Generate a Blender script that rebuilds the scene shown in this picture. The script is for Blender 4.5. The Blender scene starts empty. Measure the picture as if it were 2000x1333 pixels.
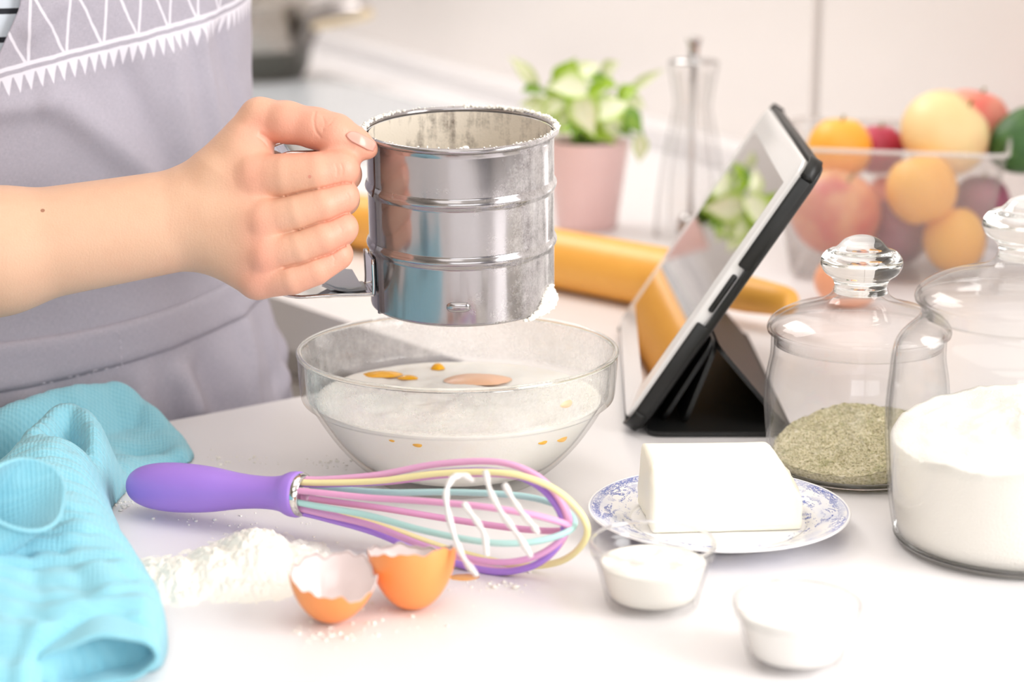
import bpy, bmesh, math, random
import numpy as np
from mathutils import Vector, Matrix, noise as mnoise

random.seed(7)
C = bpy.context.scene.collection
scene = bpy.context.scene
R_ = math.radians

# ------------------------------------------------------------------ camera
PITCH = R_(13.7); CP, SP = math.cos(PITCH), math.sin(PITCH); CAMH = 0.341; FPX = 4000.0
cam_d = bpy.data.cameras.new('camera'); cam = bpy.data.objects.new('camera', cam_d); C.objects.link(cam)
cam.location = (0, 0, CAMH); cam.rotation_euler = (math.pi/2 - PITCH, 0, 0)
cam_d.sensor_width = 36; cam_d.lens = 72; cam_d.clip_start = 0.02
cam_d.dof.use_dof = True; cam_d.dof.focus_distance = 1.075; cam_d.dof.aperture_fstop = 5.6
scene.camera = cam

# ------------------------------------------------------------------ world, lights, exposure
world = bpy.data.worlds.new('world'); scene.world = world; world.use_nodes = True
wb = world.node_tree.nodes['Background']; wb.inputs[0].default_value = (0.93, 0.96, 1.0, 1); wb.inputs[1].default_value = 1.2

def area_light(name, loc, direction, sx, sy, power, color):
    d = bpy.data.lights.new(name, 'AREA'); d.shape = 'RECTANGLE'; d.size = sx; d.size_y = sy
    d.energy = power; d.color = color
    o = bpy.data.objects.new(name, d); C.objects.link(o); o.location = loc
    o.rotation_euler = Vector(direction).to_track_quat('-Z', 'Y').to_euler()
    return o
WD = Vector((.387, -.922, 0)).normalized()            # direction along the tiled wall
WN = Vector((-.922, -.387, 0)).normalized()           # its normal, into the room
W0 = Vector((.155, 2.47, 0))
def W(t, z=0, off=0): 
    p = W0 + WD*t + WN*off; return Vector((p.x, p.y, z))
area_light('window_daylight', W(2.45, .62, -.02), WN, 1.25, 0.95, 33, (1, .985, .97))
area_light('front_fill', (.35, -1.86, .82), (-.05, 1, -.08), 2.1, 1.25, 14, (1, .99, .985))  # fill from the camera side, added to brighten upright faces
area_light('overhead_fill', (-.1, .9, 1.68), (0, 0, -1), 1.6, 1.6, 8, (1, .985, .965))  # unseen lamp added as soft fill from above
area_light('overhead_fill_rear', (-.5, 2.6, 1.68), (.25, 0, -1), 1.4, 1.4, 50, (1, .975, .95))  # unseen lamp added to brighten the background wall
area_light('overhead_fill_front', (-.6, -.9, 1.68), (0, 0, -1), 1.2, 1.2, 7, (1, .985, .965))  # unseen lamp added as fill above the camera side

scene.view_settings.view_transform = 'Standard'; scene.view_settings.look = 'None'
scene.view_settings.exposure = 0.12; scene.view_settings.gamma = 1; scene.view_settings.use_curve_mapping = False
cy = scene.cycles
cy.use_denoising = True; cy.max_bounces = 14; cy.diffuse_bounces = 5; cy.glossy_bounces = 5
cy.transmission_bounces = 12; cy.transparent_max_bounces = 24; cy.sample_clamp_indirect = 6
cy.caustics_refractive = True; cy.caustics_reflective = True; cy.blur_glossy = 0.5

# ------------------------------------------------------------------ helpers: pixels to places
def PD(px, py, d):
    """the point seen at that place of the picture at depth d along the view axis"""
    u = (px-1000)/FPX*d; v = -(py-666.5)/FPX*d
    return Vector((u, d*CP + v*SP, CAMH - d*SP + v*CP))
def P(px, py, z=0.0):
    r = PD(px, py, 1.0) - Vector((0, 0, CAMH)); k = (z-CAMH)/r.z
    return Vector((0, 0, CAMH)) + r*k
def PY(px, py, y):
    r = PD(px, py, 1.0) - Vector((0, 0, CAMH))
    return Vector((0, 0, CAMH)) + r*(y/r.y)
def proj(p):
    x, y, z = p[0], p[1], p[2]-CAMH
    d = y*CP - z*SP; v = y*SP + z*CP
    return 1000 + FPX*x/d, 666.5 - FPX*v/d

# ------------------------------------------------------------------ helpers: materials
def lin(c):
    if isinstance(c, str):
        c = c.lstrip('#'); c = [int(c[i:i+2], 16)/255 for i in (0, 2, 4)]
    return tuple(x/12.92 if x <= .04045 else ((x+.055)/1.055)**2.4 for x in c[:3]) + (1,)

class Mat:
    def __init__(s, name):
        s.m = bpy.data.materials.new(name); s.m.use_nodes = True; s.nt = s.m.node_tree; s.nt.nodes.clear()
        s.out = s.nt.nodes.new('ShaderNodeOutputMaterial')
    def n(s, t, **kw):
        nd = s.nt.nodes.new(t)
        for k, v in kw.items(): setattr(nd, k, v)
        return nd
    def link(s, a, b): s.nt.links.new(a, b)
    def put(s, inp, v):
        if isinstance(v, bpy.types.NodeSocket): s.link(v, inp)
        elif v is not None: inp.default_value = v
    def M(s, op, a, b=None, c=None, clamp=False):
        nd = s.n('ShaderNodeMath', operation=op); nd.use_clamp = clamp
        for i, v in enumerate((a, b, c)):
            if v is not None: s.put(nd.inputs[i], v)
        return nd.outputs[0]
    def coord(s, kind='Object', scale=(1, 1, 1), loc=(0, 0, 0), rot=(0, 0, 0)):
        tc = s.n('ShaderNodeTexCoord'); mp = s.n('ShaderNodeMapping')
        mp.inputs['Scale'].default_value = scale; mp.inputs['Location'].default_value = loc; mp.inputs['Rotation'].default_value = rot
        s.link(tc.outputs[kind], mp.inputs['Vector']); return mp.outputs[0]
    def noise(s, scale, detail=3, rough=.55, vec=None, dist=0):
        nd = s.n('ShaderNodeTexNoise'); nd.inputs['Scale'].default_value = scale; nd.inputs['Detail'].default_value = detail
        nd.inputs['Roughness'].default_value = rough; nd.inputs['Distortion'].default_value = dist
        s.link(vec if vec is not None else s.coord(), nd.inputs['Vector']); return nd.outputs[0]
    def voronoi(s, scale, vec=None, feature='F1', out=0):
        nd = s.n('ShaderNodeTexVoronoi', feature=feature); nd.inputs['Scale'].default_value = scale
        s.link(vec if vec is not None else s.coord(), nd.inputs['Vector']); return nd.outputs[out]
    def ramp(s, v, stops):
        nd = s.n('ShaderNodeValToRGB'); cr = nd.color_ramp
        while len(cr.elements) < len(stops): cr.elements.new(.5)
        for e, (p, c) in zip(cr.elements, stops):
            e.position = p; e.color = lin(c) if not isinstance(c, float) else (c, c, c, 1)
        s.link(v, nd.inputs[0]); return nd.outputs[0]
    def mix(s, f, a, b):
        nd = s.n('ShaderNodeMix', data_type='RGBA'); s.put(nd.inputs[0], f)
        for i, v in ((6, a), (7, b)): s.put(nd.inputs[i], lin(v) if isinstance(v, str) else v)
        return nd.outputs[2]
    def bump(s, h, strength=.3, dist=.001):
        nd = s.n('ShaderNodeBump'); nd.inputs['Strength'].default_value = strength; nd.inputs['Distance'].default_value = dist
        s.link(h, nd.inputs['Height']); return nd.outputs[0]
    def bsdf(s, color, rough=.5, metallic=0, **kw):
        b = s.n('ShaderNodeBsdfPrincipled')
        s.put(b.inputs['Base Color'], lin(color) if isinstance(color, str) else color)
        s.put(b.inputs['Roughness'], rough); s.put(b.inputs['Metallic'], metallic)
        for k, v in kw.items(): s.put(b.inputs[k.replace('_', ' ')], v)
        return b
    def done(s, sh):
        s.link(sh.outputs[0] if hasattr(sh, 'outputs') else sh, s.out.inputs[0]); return s.m

def plain(name, color, rough=.5, metallic=0, bscale=0, bstr=.2, bdist=.0005, vary=0, **kw):
    m = Mat(name); col = color
    if vary:
        nz = m.noise(40, 3); col = m.mix(m.M('MULTIPLY', nz, vary), lin(color), tuple(x*.75 for x in lin(color)[:3]) + (1,))
    if bscale: kw['Normal'] = m.bump(m.noise(bscale, 4), bstr, bdist)
    return m.done(m.bsdf(col, rough, metallic, **kw))

def thin_glass(name, edge=.8, clear=.985, film=None, rough=.02, tint=(1, 1, 1)):
    """one wall face of clear glass: lets light pass, mirrors at grazing angles, darker rims"""
    m = Mat(name)
    lw = m.n('ShaderNodeLayerWeight'); lw.inputs[0].default_value = .5
    face = lw.outputs['Facing']
    f4 = m.M('POWER', face, 5.0)
    tc = m.mix(f4, tuple(clear*t for t in tint) + (1,), (edge*tint[0], edge*tint[1], edge*tint[2], 1))
    tr = m.n('ShaderNodeBsdfTransparent'); m.link(tc, tr.inputs[0])
    gl = m.n('ShaderNodeBsdfGlossy'); gl.inputs['Roughness'].default_value = rough
    mx = m.n('ShaderNodeMixShader')
    frs = m.M('MULTIPLY', m.M('ADD', m.M('MULTIPLY', f4, .96), .04), .8)
    m.link(frs, mx.inputs[0]); m.link(tr.outputs[0], mx.inputs[1]); m.link(gl.outputs[0], mx.inputs[2])
    res = mx
    if film:
        fac = film(m)
        df = m.bsdf('#f3f1ef', .9); tl = m.n('ShaderNodeBsdfTranslucent'); tl.inputs[0].default_value = lin('#f3f1ef')
        m1 = m.n('ShaderNodeMixShader'); m1.inputs[0].default_value = .45
        m.link(df.outputs[0], m1.inputs[1]); m.link(tl.outputs[0], m1.inputs[2])
        m2 = m.n('ShaderNodeMixShader'); m.link(fac, m2.inputs[0]); m.link(mx.outputs[0], m2.inputs[1]); m.link(m1.outputs[0], m2.inputs[2])
        res = m2
    return m.done(res)

def solid_glass(name, color=(1, 1, 1, 1), ior=1.5, rough=0):
    m = Mat(name); g = m.n('ShaderNodeBsdfGlass'); g.inputs['Color'].default_value = color
    g.inputs['IOR'].default_value = ior; g.inputs['Roughness'].default_value = rough
    return m.done(g)

# ------------------------------------------------------------------ helpers: shapes
def mesh_of(name, vf):
    v, f = vf[0], vf[1]
    me = bpy.data.meshes.new(name)
    me.from_pydata([tuple(p) for p in v], [], [tuple(q) for q in f]); me.validate(); me.update()
    return me
def obj(name, vf, mat, parent=None, smooth=True, kind=None, label=None, fix=True, sub=0, solid=0, angle=None):
    me = vf if isinstance(vf, bpy.types.Mesh) else mesh_of(name, vf)
    if fix:
        bm = bmesh.new(); bm.from_mesh(me); bmesh.ops.recalc_face_normals(bm, faces=bm.faces); bm.to_mesh(me); bm.free()
    o = bpy.data.objects.new(name, me); C.objects.link(o)
    if mat: me.materials.append(mat)
    if smooth:
        me.polygons.foreach_set('use_smooth', [True]*len(me.polygons))
        if angle: me.set_sharp_from_angle(angle=R_(angle))
    if parent: o.parent = parent
    if kind: o['kind'] = kind
    if label: o['label'] = label
    if solid:
        md = o.modifiers.new('thickness', 'SOLIDIFY'); md.thickness = solid; md.offset = 0
    if sub:
        md = o.modifiers.new('smooth', 'SUBSURF'); md.levels = sub; md.render_levels = sub
    return o
def tag(o, label, cat, group=None, kind=None):
    o['label'] = label; o['category'] = cat
    if group: o['group'] = group
    if kind: o['kind'] = kind
    return o
def thing(name, label, cat, loc=(0, 0, 0), rotz=0, group=None, matrix=None):
    o = bpy.data.objects.new(name, None); C.objects.link(o); o.empty_display_size = .02
    o.location = loc; o.rotation_euler = (0, 0, rotz)
    if matrix is not None: o.matrix_world = matrix
    return tag(o, label, cat, group)
def struct(name, vf, mat, **kw):
    return obj(name, vf, mat, kind='structure', **kw)

def join(*parts):
    V, F = [], []
    for v, f in parts:
        n = len(V); V += [tuple(p) for p in v]; F += [tuple(i+n for i in q) for q in f]
    return V, F
def box(x0, x1, y0, y1, z0, z1):
    v = [(x, y, z) for z in (z0, z1) for y in (y0, y1) for x in (x0, x1)]
    return v, [(0, 2, 3, 1), (4, 5, 7, 6), (0, 1, 5, 4), (2, 6, 7, 3), (0, 4, 6, 2), (1, 3, 7, 5)]
def rbox(x0, x1, y0, y1, z0, z1, r=.004, seg=3):
    bm = bmesh.new(); v, f = box(x0, x1, y0, y1, z0, z1)
    bv = [bm.verts.new(p) for p in v]
    for q in f: bm.faces.new([bv[i] for i in q])
    bmesh.ops.bevel(bm, geom=bm.edges[:], offset=r, segments=seg, profile=.5, affect='EDGES')
    bm.verts.index_update()
    return [tuple(p.co) for p in bm.verts], [tuple(p.index for p in q.verts) for q in bm.faces]
def prism(poly, z0, z1):
    n = len(poly)
    v = [(p[0], p[1], z0) for p in poly] + [(p[0], p[1], z1) for p in poly]
    return v, [tuple(range(n-1, -1, -1)), tuple(range(n, 2*n))] + [(i, (i+1) % n, n+(i+1) % n, n+i) for i in range(n)]
def xform(vf, M):
    return [tuple(M @ Vector(p)) for p in vf[0]], vf[1]
def lathe(prof, seg=72, wob=None):
    v, f = [], []; rings = []
    for k, (r, z) in enumerate(prof):
        if r < 1e-6: rings.append([len(v)]); v.append((0, 0, z))
        else:
            rings.append(list(range(len(v), len(v)+seg)))
            for i in range(seg):
                a = 2*math.pi*i/seg; w = wob(a, z) if wob else 1
                v.append((r*w*math.cos(a), r*w*math.sin(a), z))
    for A, B in zip(rings, rings[1:]):
        if len(A) == 1 and len(B) == 1: continue
        for i in range(seg):
            j = (i+1) % seg
            if len(A) == 1: f.append((A[0], B[j], B[i]))
            elif len(B) == 1: f.append((A[i], A[j], B[0]))
            else: f.append((A[i], A[j], B[j], B[i]))
    return v, f
def cr(pts, n=8, closed=False):
    """Catmull-Rom through points of any dimension"""
    P_ = [np.array(p, float) for p in pts]; out = []; N = len(P_)
    for i in range(N if closed else N-1):
        if closed: a, b, c, d = P_[i-1], P_[i], P_[(i+1) % N], P_[(i+2) % N]
        else:
            b, c = P_[i], P_[i+1]; a = P_[i-1] if i else 2*b-c; d = P_[i+2] if i+2 < N else 2*c-b
        for k in range(n):
            t = k/n
            out.append(.5*((2*b)+(c-a)*t+(2*a-5*b+4*c-d)*t*t+(3*b-a-3*c+d)*t**3))
    if not closed: out.append(P_[-1])
    return out
def tube(pts, r, seg=10, closed=False, caps=True, flat=None):
    """sweep of a circle along points; r is a number or a list"""
    pts = [Vector(p) for p in pts]; n = len(pts)
    rs = r if hasattr(r, '__len__') else [r]*n
    T = []
    for i in range(n):
        a = pts[i-1] if (i or closed) else pts[i]; b = pts[(i+1) % n] if (i < n-1 or closed) else pts[i]
        T.append((b-a).normalized())
    up = Vector((0, 0, 1)) if abs(T[0].z) < .9 else Vector((1, 0, 0))
    N_ = (up - T[0]*up.dot(T[0])).normalized(); v, f = [], []
    for i in range(n):
        N_ = (N_ - T[i]*N_.dot(T[i])).normalized(); B = T[i].cross(N_)
        for k in range(seg):
            a = 2*math.pi*k/seg; fl = flat if flat else 1
            v.append(tuple(pts[i] + (N_*math.cos(a) + B*math.sin(a)*fl)*rs[i]))
    m = n if closed else n-1
    for i in range(m):
        j = (i+1) % n
        for k in range(seg):
            l = (k+1) % seg; f.append((i*seg+k, i*seg+l, j*seg+l, j*seg+k))
    if caps and not closed:
        f.append(tuple(range(seg-1, -1, -1))); f.append(tuple((n-1)*seg+k for k in range(seg)))
    return v, f
def grid_faces(nu, nv, cu=False, cv=False):
    f = []
    for i in range(nu if cu else nu-1):
        for j in range(nv if cv else nv-1):
            a, b = (i+1) % nu, (j+1) % nv
            f.append((i*nv+j, a*nv+j, a*nv+b, i*nv+b))
    return f
def loft(rows, nu=6, nv=6, closed_v=False):
    """smooth surface through a net of control points"""
    R1 = [cr(r, nv, closed_v) for r in rows]
    cols = [cr([R1[i][j] for i in range(len(R1))], nu) for j in range(len(R1[0]))]
    NU, NV = len(cols[0]), len(cols)
    v = [tuple(cols[j][i]) for i in range(NU) for j in range(NV)]
    return v, grid_faces(NU, NV, False, closed_v)
def strip(path, width_dir, w, th):
    """flat band of width w and thickness th following a path"""
    wd = Vector(width_dir).normalized(); pts = [Vector(p) for p in path]; v, f = [], []
    n = len(pts)
    for i in range(n):
        t = (pts[min(i+1, n-1)] - pts[max(i-1, 0)]).normalized(); nn = t.cross(wd).normalized()
        ww = w[i] if hasattr(w, '__len__') else w
        for a, b in ((-1, -1), (1, -1), (1, 1), (-1, 1)): v.append(tuple(pts[i] + wd*a*ww/2 + nn*b*th/2))
    for i in range(n-1):
        for k in range(4):
            l = (k+1) % 4; f.append((i*4+k, i*4+l, i*4+4+l, i*4+4+k))
    f += [(3, 2, 1, 0), tuple((n-1)*4+k for k in range(4))]
    return v, f
def ico(center, r, sub=1, squash=1.0, jitter=0):
    bm = bmesh.new(); bmesh.ops.create_icosphere(bm, subdivisions=sub, radius=1)
    v = []
    for p in bm.verts:
        j = 1 + random.uniform(-jitter, jitter); v.append((center[0]+p.co.x*r*j, center[1]+p.co.y*r*j, center[2]+p.co.z*r*squash*j))
    f = [tuple(q.index for q in p.verts) for p in bm.faces]; bm.free(); return v, f
def nz(x, y, z=0, s=1.0, oct=3):
    return mnoise.fractal(Vector((x*s, y*s, z*s)), 1.0, 2.0, oct)

# ------------------------------------------------------------------ common materials
M_white = plain('white_laminate', '#e9e6e7', .30, vary=.02)
M_flour = plain('flour', '#f7f4ec', .95, bscale=900, bstr=.7, bdist=.0008)
M_wall = plain('glossy_white_tile', '#f1ebe8', .22)
M_plaster = plain('cream_plaster', '#eee8df', .8, bscale=60, bstr=.1)
M_grout = plain('grey_grout', '#cbc5c2', .8)
M_steel = plain('polished_steel', '#c6c4c4', .14, 1, bscale=200, bstr=.04)
M_chrome = plain('chrome', '#d8d7d6', .08, 1)
M_black = plain('black_case', '#0d0e0d', .42, bscale=1500, bstr=.15)

# ------------------------------------------------------------------ the room
FL = -.9
struct('floor', box(-2.6, 2.2, -1.9, 5.2, FL-.05, FL), plain('pale_floor', '#d9d3cc', .4))
struct('ceiling', box(-2.6, 2.2, -1.9, 5.2, 1.7, 1.75), M_plaster)
struct('wall_left', box(-2.65, -2.6, -1.9, 5.2, FL, 1.7), M_plaster)
struct('wall_front', join(box(-2.6, -.75, -1.95, -1.9, FL, 1.7), box(1.45, 2.2, -1.95, -1.9, FL, 1.7), box(-.75, 1.45, -1.95, -1.9, FL, .15), box(-.75, 1.45, -1.95, -1.9, 1.5, 1.7)), plain('warm_cream_paint', '#d8cfc0', .8))
wf = struct('added_fill_window', join(box(-.75, -.70, -1.95, -1.885, .15, 1.5), box(1.40, 1.45, -1.95, -1.885, .15, 1.5), box(-.70, 1.40, -1.95, -1.885, .15, .2), box(-.70, 1.40, -1.95, -1.885, 1.45, 1.5), box(.32, .38, -1.94, -1.9, .2, 1.45)), M_white, smooth=False)  # unseen window, made up to hold the frontal fill lamp
obj('pane', box(-.70, 1.40, -1.93, -1.925, .2, 1.45), thin_glass('added_fill_window_glass'), wf, smooth=False)
struct('wall_back', box(-2.6, 2.2, 5.2, 5.25, FL, 1.7), plain('taupe_paint', '#b9aea2', .8))
# the tiled wall to the right: a core of grout that carries large glazed tiles, with a window opening nearer the front
T0, T1, TA, TB = -3.2, 4.75, 1.82, 3.08; ZA, ZB = .14, 1.1
def wslab(t0, t1, z0, z1, a, b):
    q = [W(t0, 0, a), W(t1, 0, a), W(t1, 0, b), W(t0, 0, b)]
    return prism([(p.x, p.y) for p in q], z0, z1)
core = struct('wall_right', join(wslab(T0, TA, FL, 1.7, -.1, -.006), wslab(TB, T1, FL, 1.7, -.1, -.006),
                                 wslab(TA, TB, FL, ZA, -.1, -.006), wslab(TA, TB, ZB, 1.7, -.1, -.006)), M_grout, smooth=False)
SEAM = .392          # the joint seen in the picture
tw, thh = 1.6, .85
for i in range(-3, 2):
    for j in range(-1, 2):
        ta = SEAM + .010 + i*tw + .009; tb = ta + tw - .018
        za = .004 + j*thh + .002; zb = min(za + thh - .004, 1.69)
        tb = min(tb, TA)
        if tb - ta < .05: continue
        tl = obj('wall_tile', wslab(ta, tb, za, zb, -.006, 0.0), M_wall, core, smooth=False)
fr = struct('window_1', join(wslab(TA-.04, TA, ZA-.04, ZB+.04, -.1, .012), wslab(TB, TB+.04, ZA-.04, ZB+.04, -.1, .012),
                             wslab(TA, TB, ZA-.04, ZA, -.1, .03), wslab(TA, TB, ZB, ZB+.04, -.1, .012),
                             wslab((TA+TB)/2-.02, (TA+TB)/2+.02, ZA, ZB, -.09, -.05)), M_white, smooth=False)
obj('pane', wslab(TA, TB, ZA, ZB, -.075, -.07), thin_glass('window_glass'), fr, smooth=False)
# upstand along the wall behind the worktop
struct('trim_1', wslab(-3.0, 1.8, .001, .022, 0.001, .046), M_white, smooth=False)

# ------------------------------------------------------------------ worktop (an L of two legs) and base cabinets
U = Vector((.79, .61, 0)).normalized(); Vv = Vector((-U.y, U.x, 0)); F_ = -Vv
Q = Vector((-.207, 1.195, 0))
corner = Vector((-.027, 1.333, 0)); E2 = Vector((-.60, .80, 0)).normalized()
far = corner + E2*2.1
poly = [Q - U*1.1, corner, far, W(-2.1, 0, .003), W(1.78, 0, .003), W(1.9, 0, .003), Q + F_*.74 + U*.62, Q - U*1.1 + F_*.74]
wt = obj('worktop', prism([(p.x, p.y) for p in poly], -.038, 0), M_white, smooth=False)
tag(wt, 'wide white L-shaped kitchen worktop carrying the baking things', 'worktop')
N2 = Vector((E2.y, -E2.x, 0))      # from the far leg's edge towards the wall
def quad(a, b, c, d): return [(p.x, p.y) for p in (a, b, c, d)]
cab = thing('base_cabinet', 'greyish white kitchen base cabinet under the far leg of the worktop', 'cabinet', (0, 0, 0))
a0, a1 = corner + N2*.03 + E2*.07, corner + N2*.03 + E2*1.9
obj('body', prism(quad(a0, a1, a1 + N2*.25, a0 + N2*.25), FL+.1, -.04), plain('cabinet_grey', '#cbc6c3', .5), cab, smooth=False)
for k in range(3):
    s0, s1 = .09 + k*.6, .09 + k*.6 + .59
    d0_, d1_ = corner + N2*.012 + E2*s0, corner + N2*.012 + E2*s1
    dr = obj('door', prism(quad(d0_, d1_, d1_ + N2*.017, d0_ + N2*.017), FL+.12, -.07), plain('cabinet_door', '#d6d1ce', .35), cab, smooth=False)
    h0, h1 = d0_ + E2*.2 - N2*.012, d0_ + E2*.36 - N2*.012
    obj('handle', tube([h0+N2*.012+Vector((0, 0, -.14)), h0+Vector((0, 0, -.14)), h1+Vector((0, 0, -.14)), h1+N2*.012+Vector((0, 0, -.14))], .004, 8), M_steel, dr)
obj('plinth', prism(quad(a0 + N2*.05, a1 + N2*.05, a1 + N2*.2, a0 + N2*.2), FL, FL+.1), M_black, cab, smooth=False)
cab2 = thing('base_cabinet', 'white base cabinet under the near leg of the worktop', 'cabinet', (0, 0, 0))
b0, b1 = Q - U*1.0 + F_*.03, Q + U*.17 + F_*.03
obj('body', prism(quad(b0, b1, b1 + F_*.6, b0 + F_*.6), FL, -.04), plain('cabinet_white', '#dedad7', .5), cab2, smooth=False)

# tall dark cupboard shape behind the camera, added to darken the steel's reflections
tc_ = thing('dark_reflection_prop', 'tall dark violet-grey cupboard shape added out of view for the sifter to mirror', 'reflection prop', (1.22, -1.10, FL))
obj('body', rbox(-.2, .2, -.25, .25, 0, 1.9, .01), plain('violet_grey_lacquer', '#4a4658', .35), tc_)
for sx in (-1, 1):
    d_ = obj('door', rbox(min(sx*.19, sx*.005), max(sx*.19, sx*.005), .25, .268, .08, 1.88, .004), plain('violet_grey_lacquer_door', '#4f4b5e', .3), tc_)
    obj('handle', tube([(sx*.03, .268, .8), (sx*.03, .295, .82), (sx*.03, .295, 1.06), (sx*.03, .268, 1.08)], .006, 8), M_steel, d_)

# ------------------------------------------------------------------ flour sifter
c1, c2 = PD(898.5, 253, 1.0985), PD(904, 584, 1.1290)
Az = (c1 - c2).normalized(); SH = (c1 - c2).length
Ax = (Vector((1, 0, 0)) - Az*Az.x).normalized(); Ay = Az.cross(Ax)
SM = Matrix((Ax, Ay, Az)).transposed().to_4x4(); SM.translation = c2
sift = thing('flour_sifter', 'floury steel mug sifter held over the glass bowl', 'sifter', matrix=SM)
RB = .0505
def steel_mat(name, inside=False):
    m = Mat(name); co = m.coord()
    sp = m.n('ShaderNodeSeparateXYZ'); m.link(co, sp.inputs[0]); X, Y, Z = sp.outputs
    dust = m.noise(55, 6, .7); fine = m.noise(900, 3, .7); streak = m.noise(1, 5, .65, m.coord(scale=(160, 160, 22)))
    side = m.M('POWER', m.M('MULTIPLY', m.M('ADD', X, .010), 17.0, clamp=True), 2.2)                 # floury flank on one side
    left = m.M('MULTIPLY', m.M('SUBTRACT', -.030, X), 30.0, clamp=True) if False else m.M('MULTIPLY', m.M('ADD', m.M('MULTIPLY', X, -1.0), -.028), 20.0, clamp=True)
    if inside:
        a = m.M('ADD', m.M('MULTIPLY', dust, 1.5), m.M('MULTIPLY', streak, 1.1))
        fac = m.M('MULTIPLY', m.M('SUBTRACT', m.M('ADD', a, m.M('MULTIPLY', fine, .3)), .98), 2.2, clamp=True)
        fac = m.M('MULTIPLY', fac, .92)
    else:
        a = m.M('ADD', m.M('ADD', m.M('MULTIPLY', dust, .8), m.M('MULTIPLY', fine, .35)), m.M('MULTIPLY', streak, .35))
        a = m.M('ADD', a, m.M('MULTIPLY', side, .42)); a = m.M('ADD', a, m.M('MULTIPLY', left, .14))
        fac = m.M('MULTIPLY', m.M('SUBTRACT', a, .88), 2.2, clamp=True)
        fac = m.M('ADD', m.M('MULTIPLY', fac, .66), .085)
    met = m.bsdf('#a39fa1', m.M('ADD', m.M('MULTIPLY', fine, .10), .09), 1, Normal=m.bump(m.noise(18, 2), .16, .003))
    fl = m.bsdf('#d8cfc1' if inside else '#dedad8', .95, Normal=m.bump(fine, .5, .0005))
    mx = m.n('ShaderNodeMixShader'); m.link(fac, mx.inputs[0]); m.link(met.outputs[0], mx.inputs[1]); m.link(fl.outputs[0], mx.inputs[2])
    return m.done(mx)
M_sift = steel_mat('floury_steel'); M_sift_in = steel_mat('floury_steel_inside', True)
prof = [(RB-.0012, 0), (RB, .0004), (RB, .030)]
def rib(z): return [(RB, z-.008), (RB, z-.0040), (RB, z-.0034), (RB+.0003, z-.0027), (RB+.0012, z-.0012), (RB+.0015, z+.0), (RB+.0012, z+.0012), (RB+.0003, z+.0026), (RB, z+.0032), (RB, z+.0038), (RB, z+.008)]
hr1, hr2 = SH*.365, SH*.695
prof = [(RB-.0012, 0), (RB-.0002, .0003), (RB, .0012), (RB, .002)] + rib(hr1) + rib(hr2) + [(RB, SH-.0045), (RB, SH-.004), (RB+.0005, SH-.002)]
obj('can', lathe(prof, 128), M_sift, sift, angle=70)
obj('can_lining', lathe([(RB-.0012, SH-.001), (RB-.0012, .001)], 96), M_sift_in, sift, label='flour-smeared inner face of the can')
rm = [(RB+.0012+.0016*math.cos(a), SH+.0016*math.sin(a)) for a in [k*2*math.pi/12 for k in range(13)]]
obj('rolled_rim', lathe(rm, 128), M_sift, sift)
obj('mesh_floor', lathe([(0, .006), (RB-.0013, .006)], 64), plain('steel_mesh', '#9a9894', .5, 1, bscale=3000, bstr=1), sift)
# vertical lap seam
sa = R_(180+31)
def cyl(a, r, z): return (r*math.cos(a), r*math.sin(a), z)
def seam_strip(a, da, r0, r1, z0, z1, n=2, nzs=30):
    v = []; rows = nzs+1
    for i in range(rows):
        z = z0+(z1-z0)*i/nzs
        bulge = sum(.0018*math.exp(-((z-h)/.0026)**2) for h in (hr1, hr2))
        for aa, rr in ((a-da, r0), (a-da, r1), (a+da, r1), (a+da, r0)): v.append(cyl(aa, rr+bulge, z))
    f = grid_faces(rows, 4, False, True); f += [(3, 2, 1, 0), tuple((rows-1)*4+k for k in range(4))]
    return v, f
obj('seam', seam_strip(sa, .018, RB-.0004, RB+.0017, .0005, SH-.002), plain('seam_steel', '#8d8a8c', .22, 1), sift, smooth=False)
# small pressed tab at the front
tabm = []
for i in range(8):
    for j in range(40):
        q = i/7; a = 2*math.pi*j/40; cs, sn = math.cos(a), math.sin(a); cs = math.copysign(abs(cs)**.6, cs); sn = math.copysign(abs(sn)**.8, sn)
        tabm.append(cyl(R_(-91)+q*cs*.13, RB-.0001+.0019*math.sqrt(max(0, 1-q**3)), SH*.118+q*sn*.0029))
obj('pressed_tab', (tabm, grid_faces(8, 40, False, True)), M_sift, sift)
# handle: a steel strip from the lower edge out, up through the fist and back to the top
ha = R_(180+15); hd = Vector((math.cos(ha), math.sin(ha), 0)); ht = Vector((-hd.y, hd.x, 0))
def hp(rho, h): return hd*rho + Vector((0, 0, h))
path = cr([hp(RB+.0012, .030), hp(RB+.0012, .012), hp(RB+.004, .0105), hp(.075, .0118), hp(.094, .0128), hp(.1045, .018), hp(.1075, .032), hp(.1075, .060), hp(.1055, .080), hp(.098, SH-.0050), hp(.080, SH-.0045), hp(RB+.004, SH-.0045), hp(RB+.0012, SH-.009)], 6)
hnd = obj('handle', strip(path, ht, .021, .0011), M_chrome, sift, angle=40)
for sgn in (-1, 1):
    obj('rolled_edge', tube([p + ht*sgn*.0105 for p in map(Vector, path)], .0011, 8), M_chrome, hnd)
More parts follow.
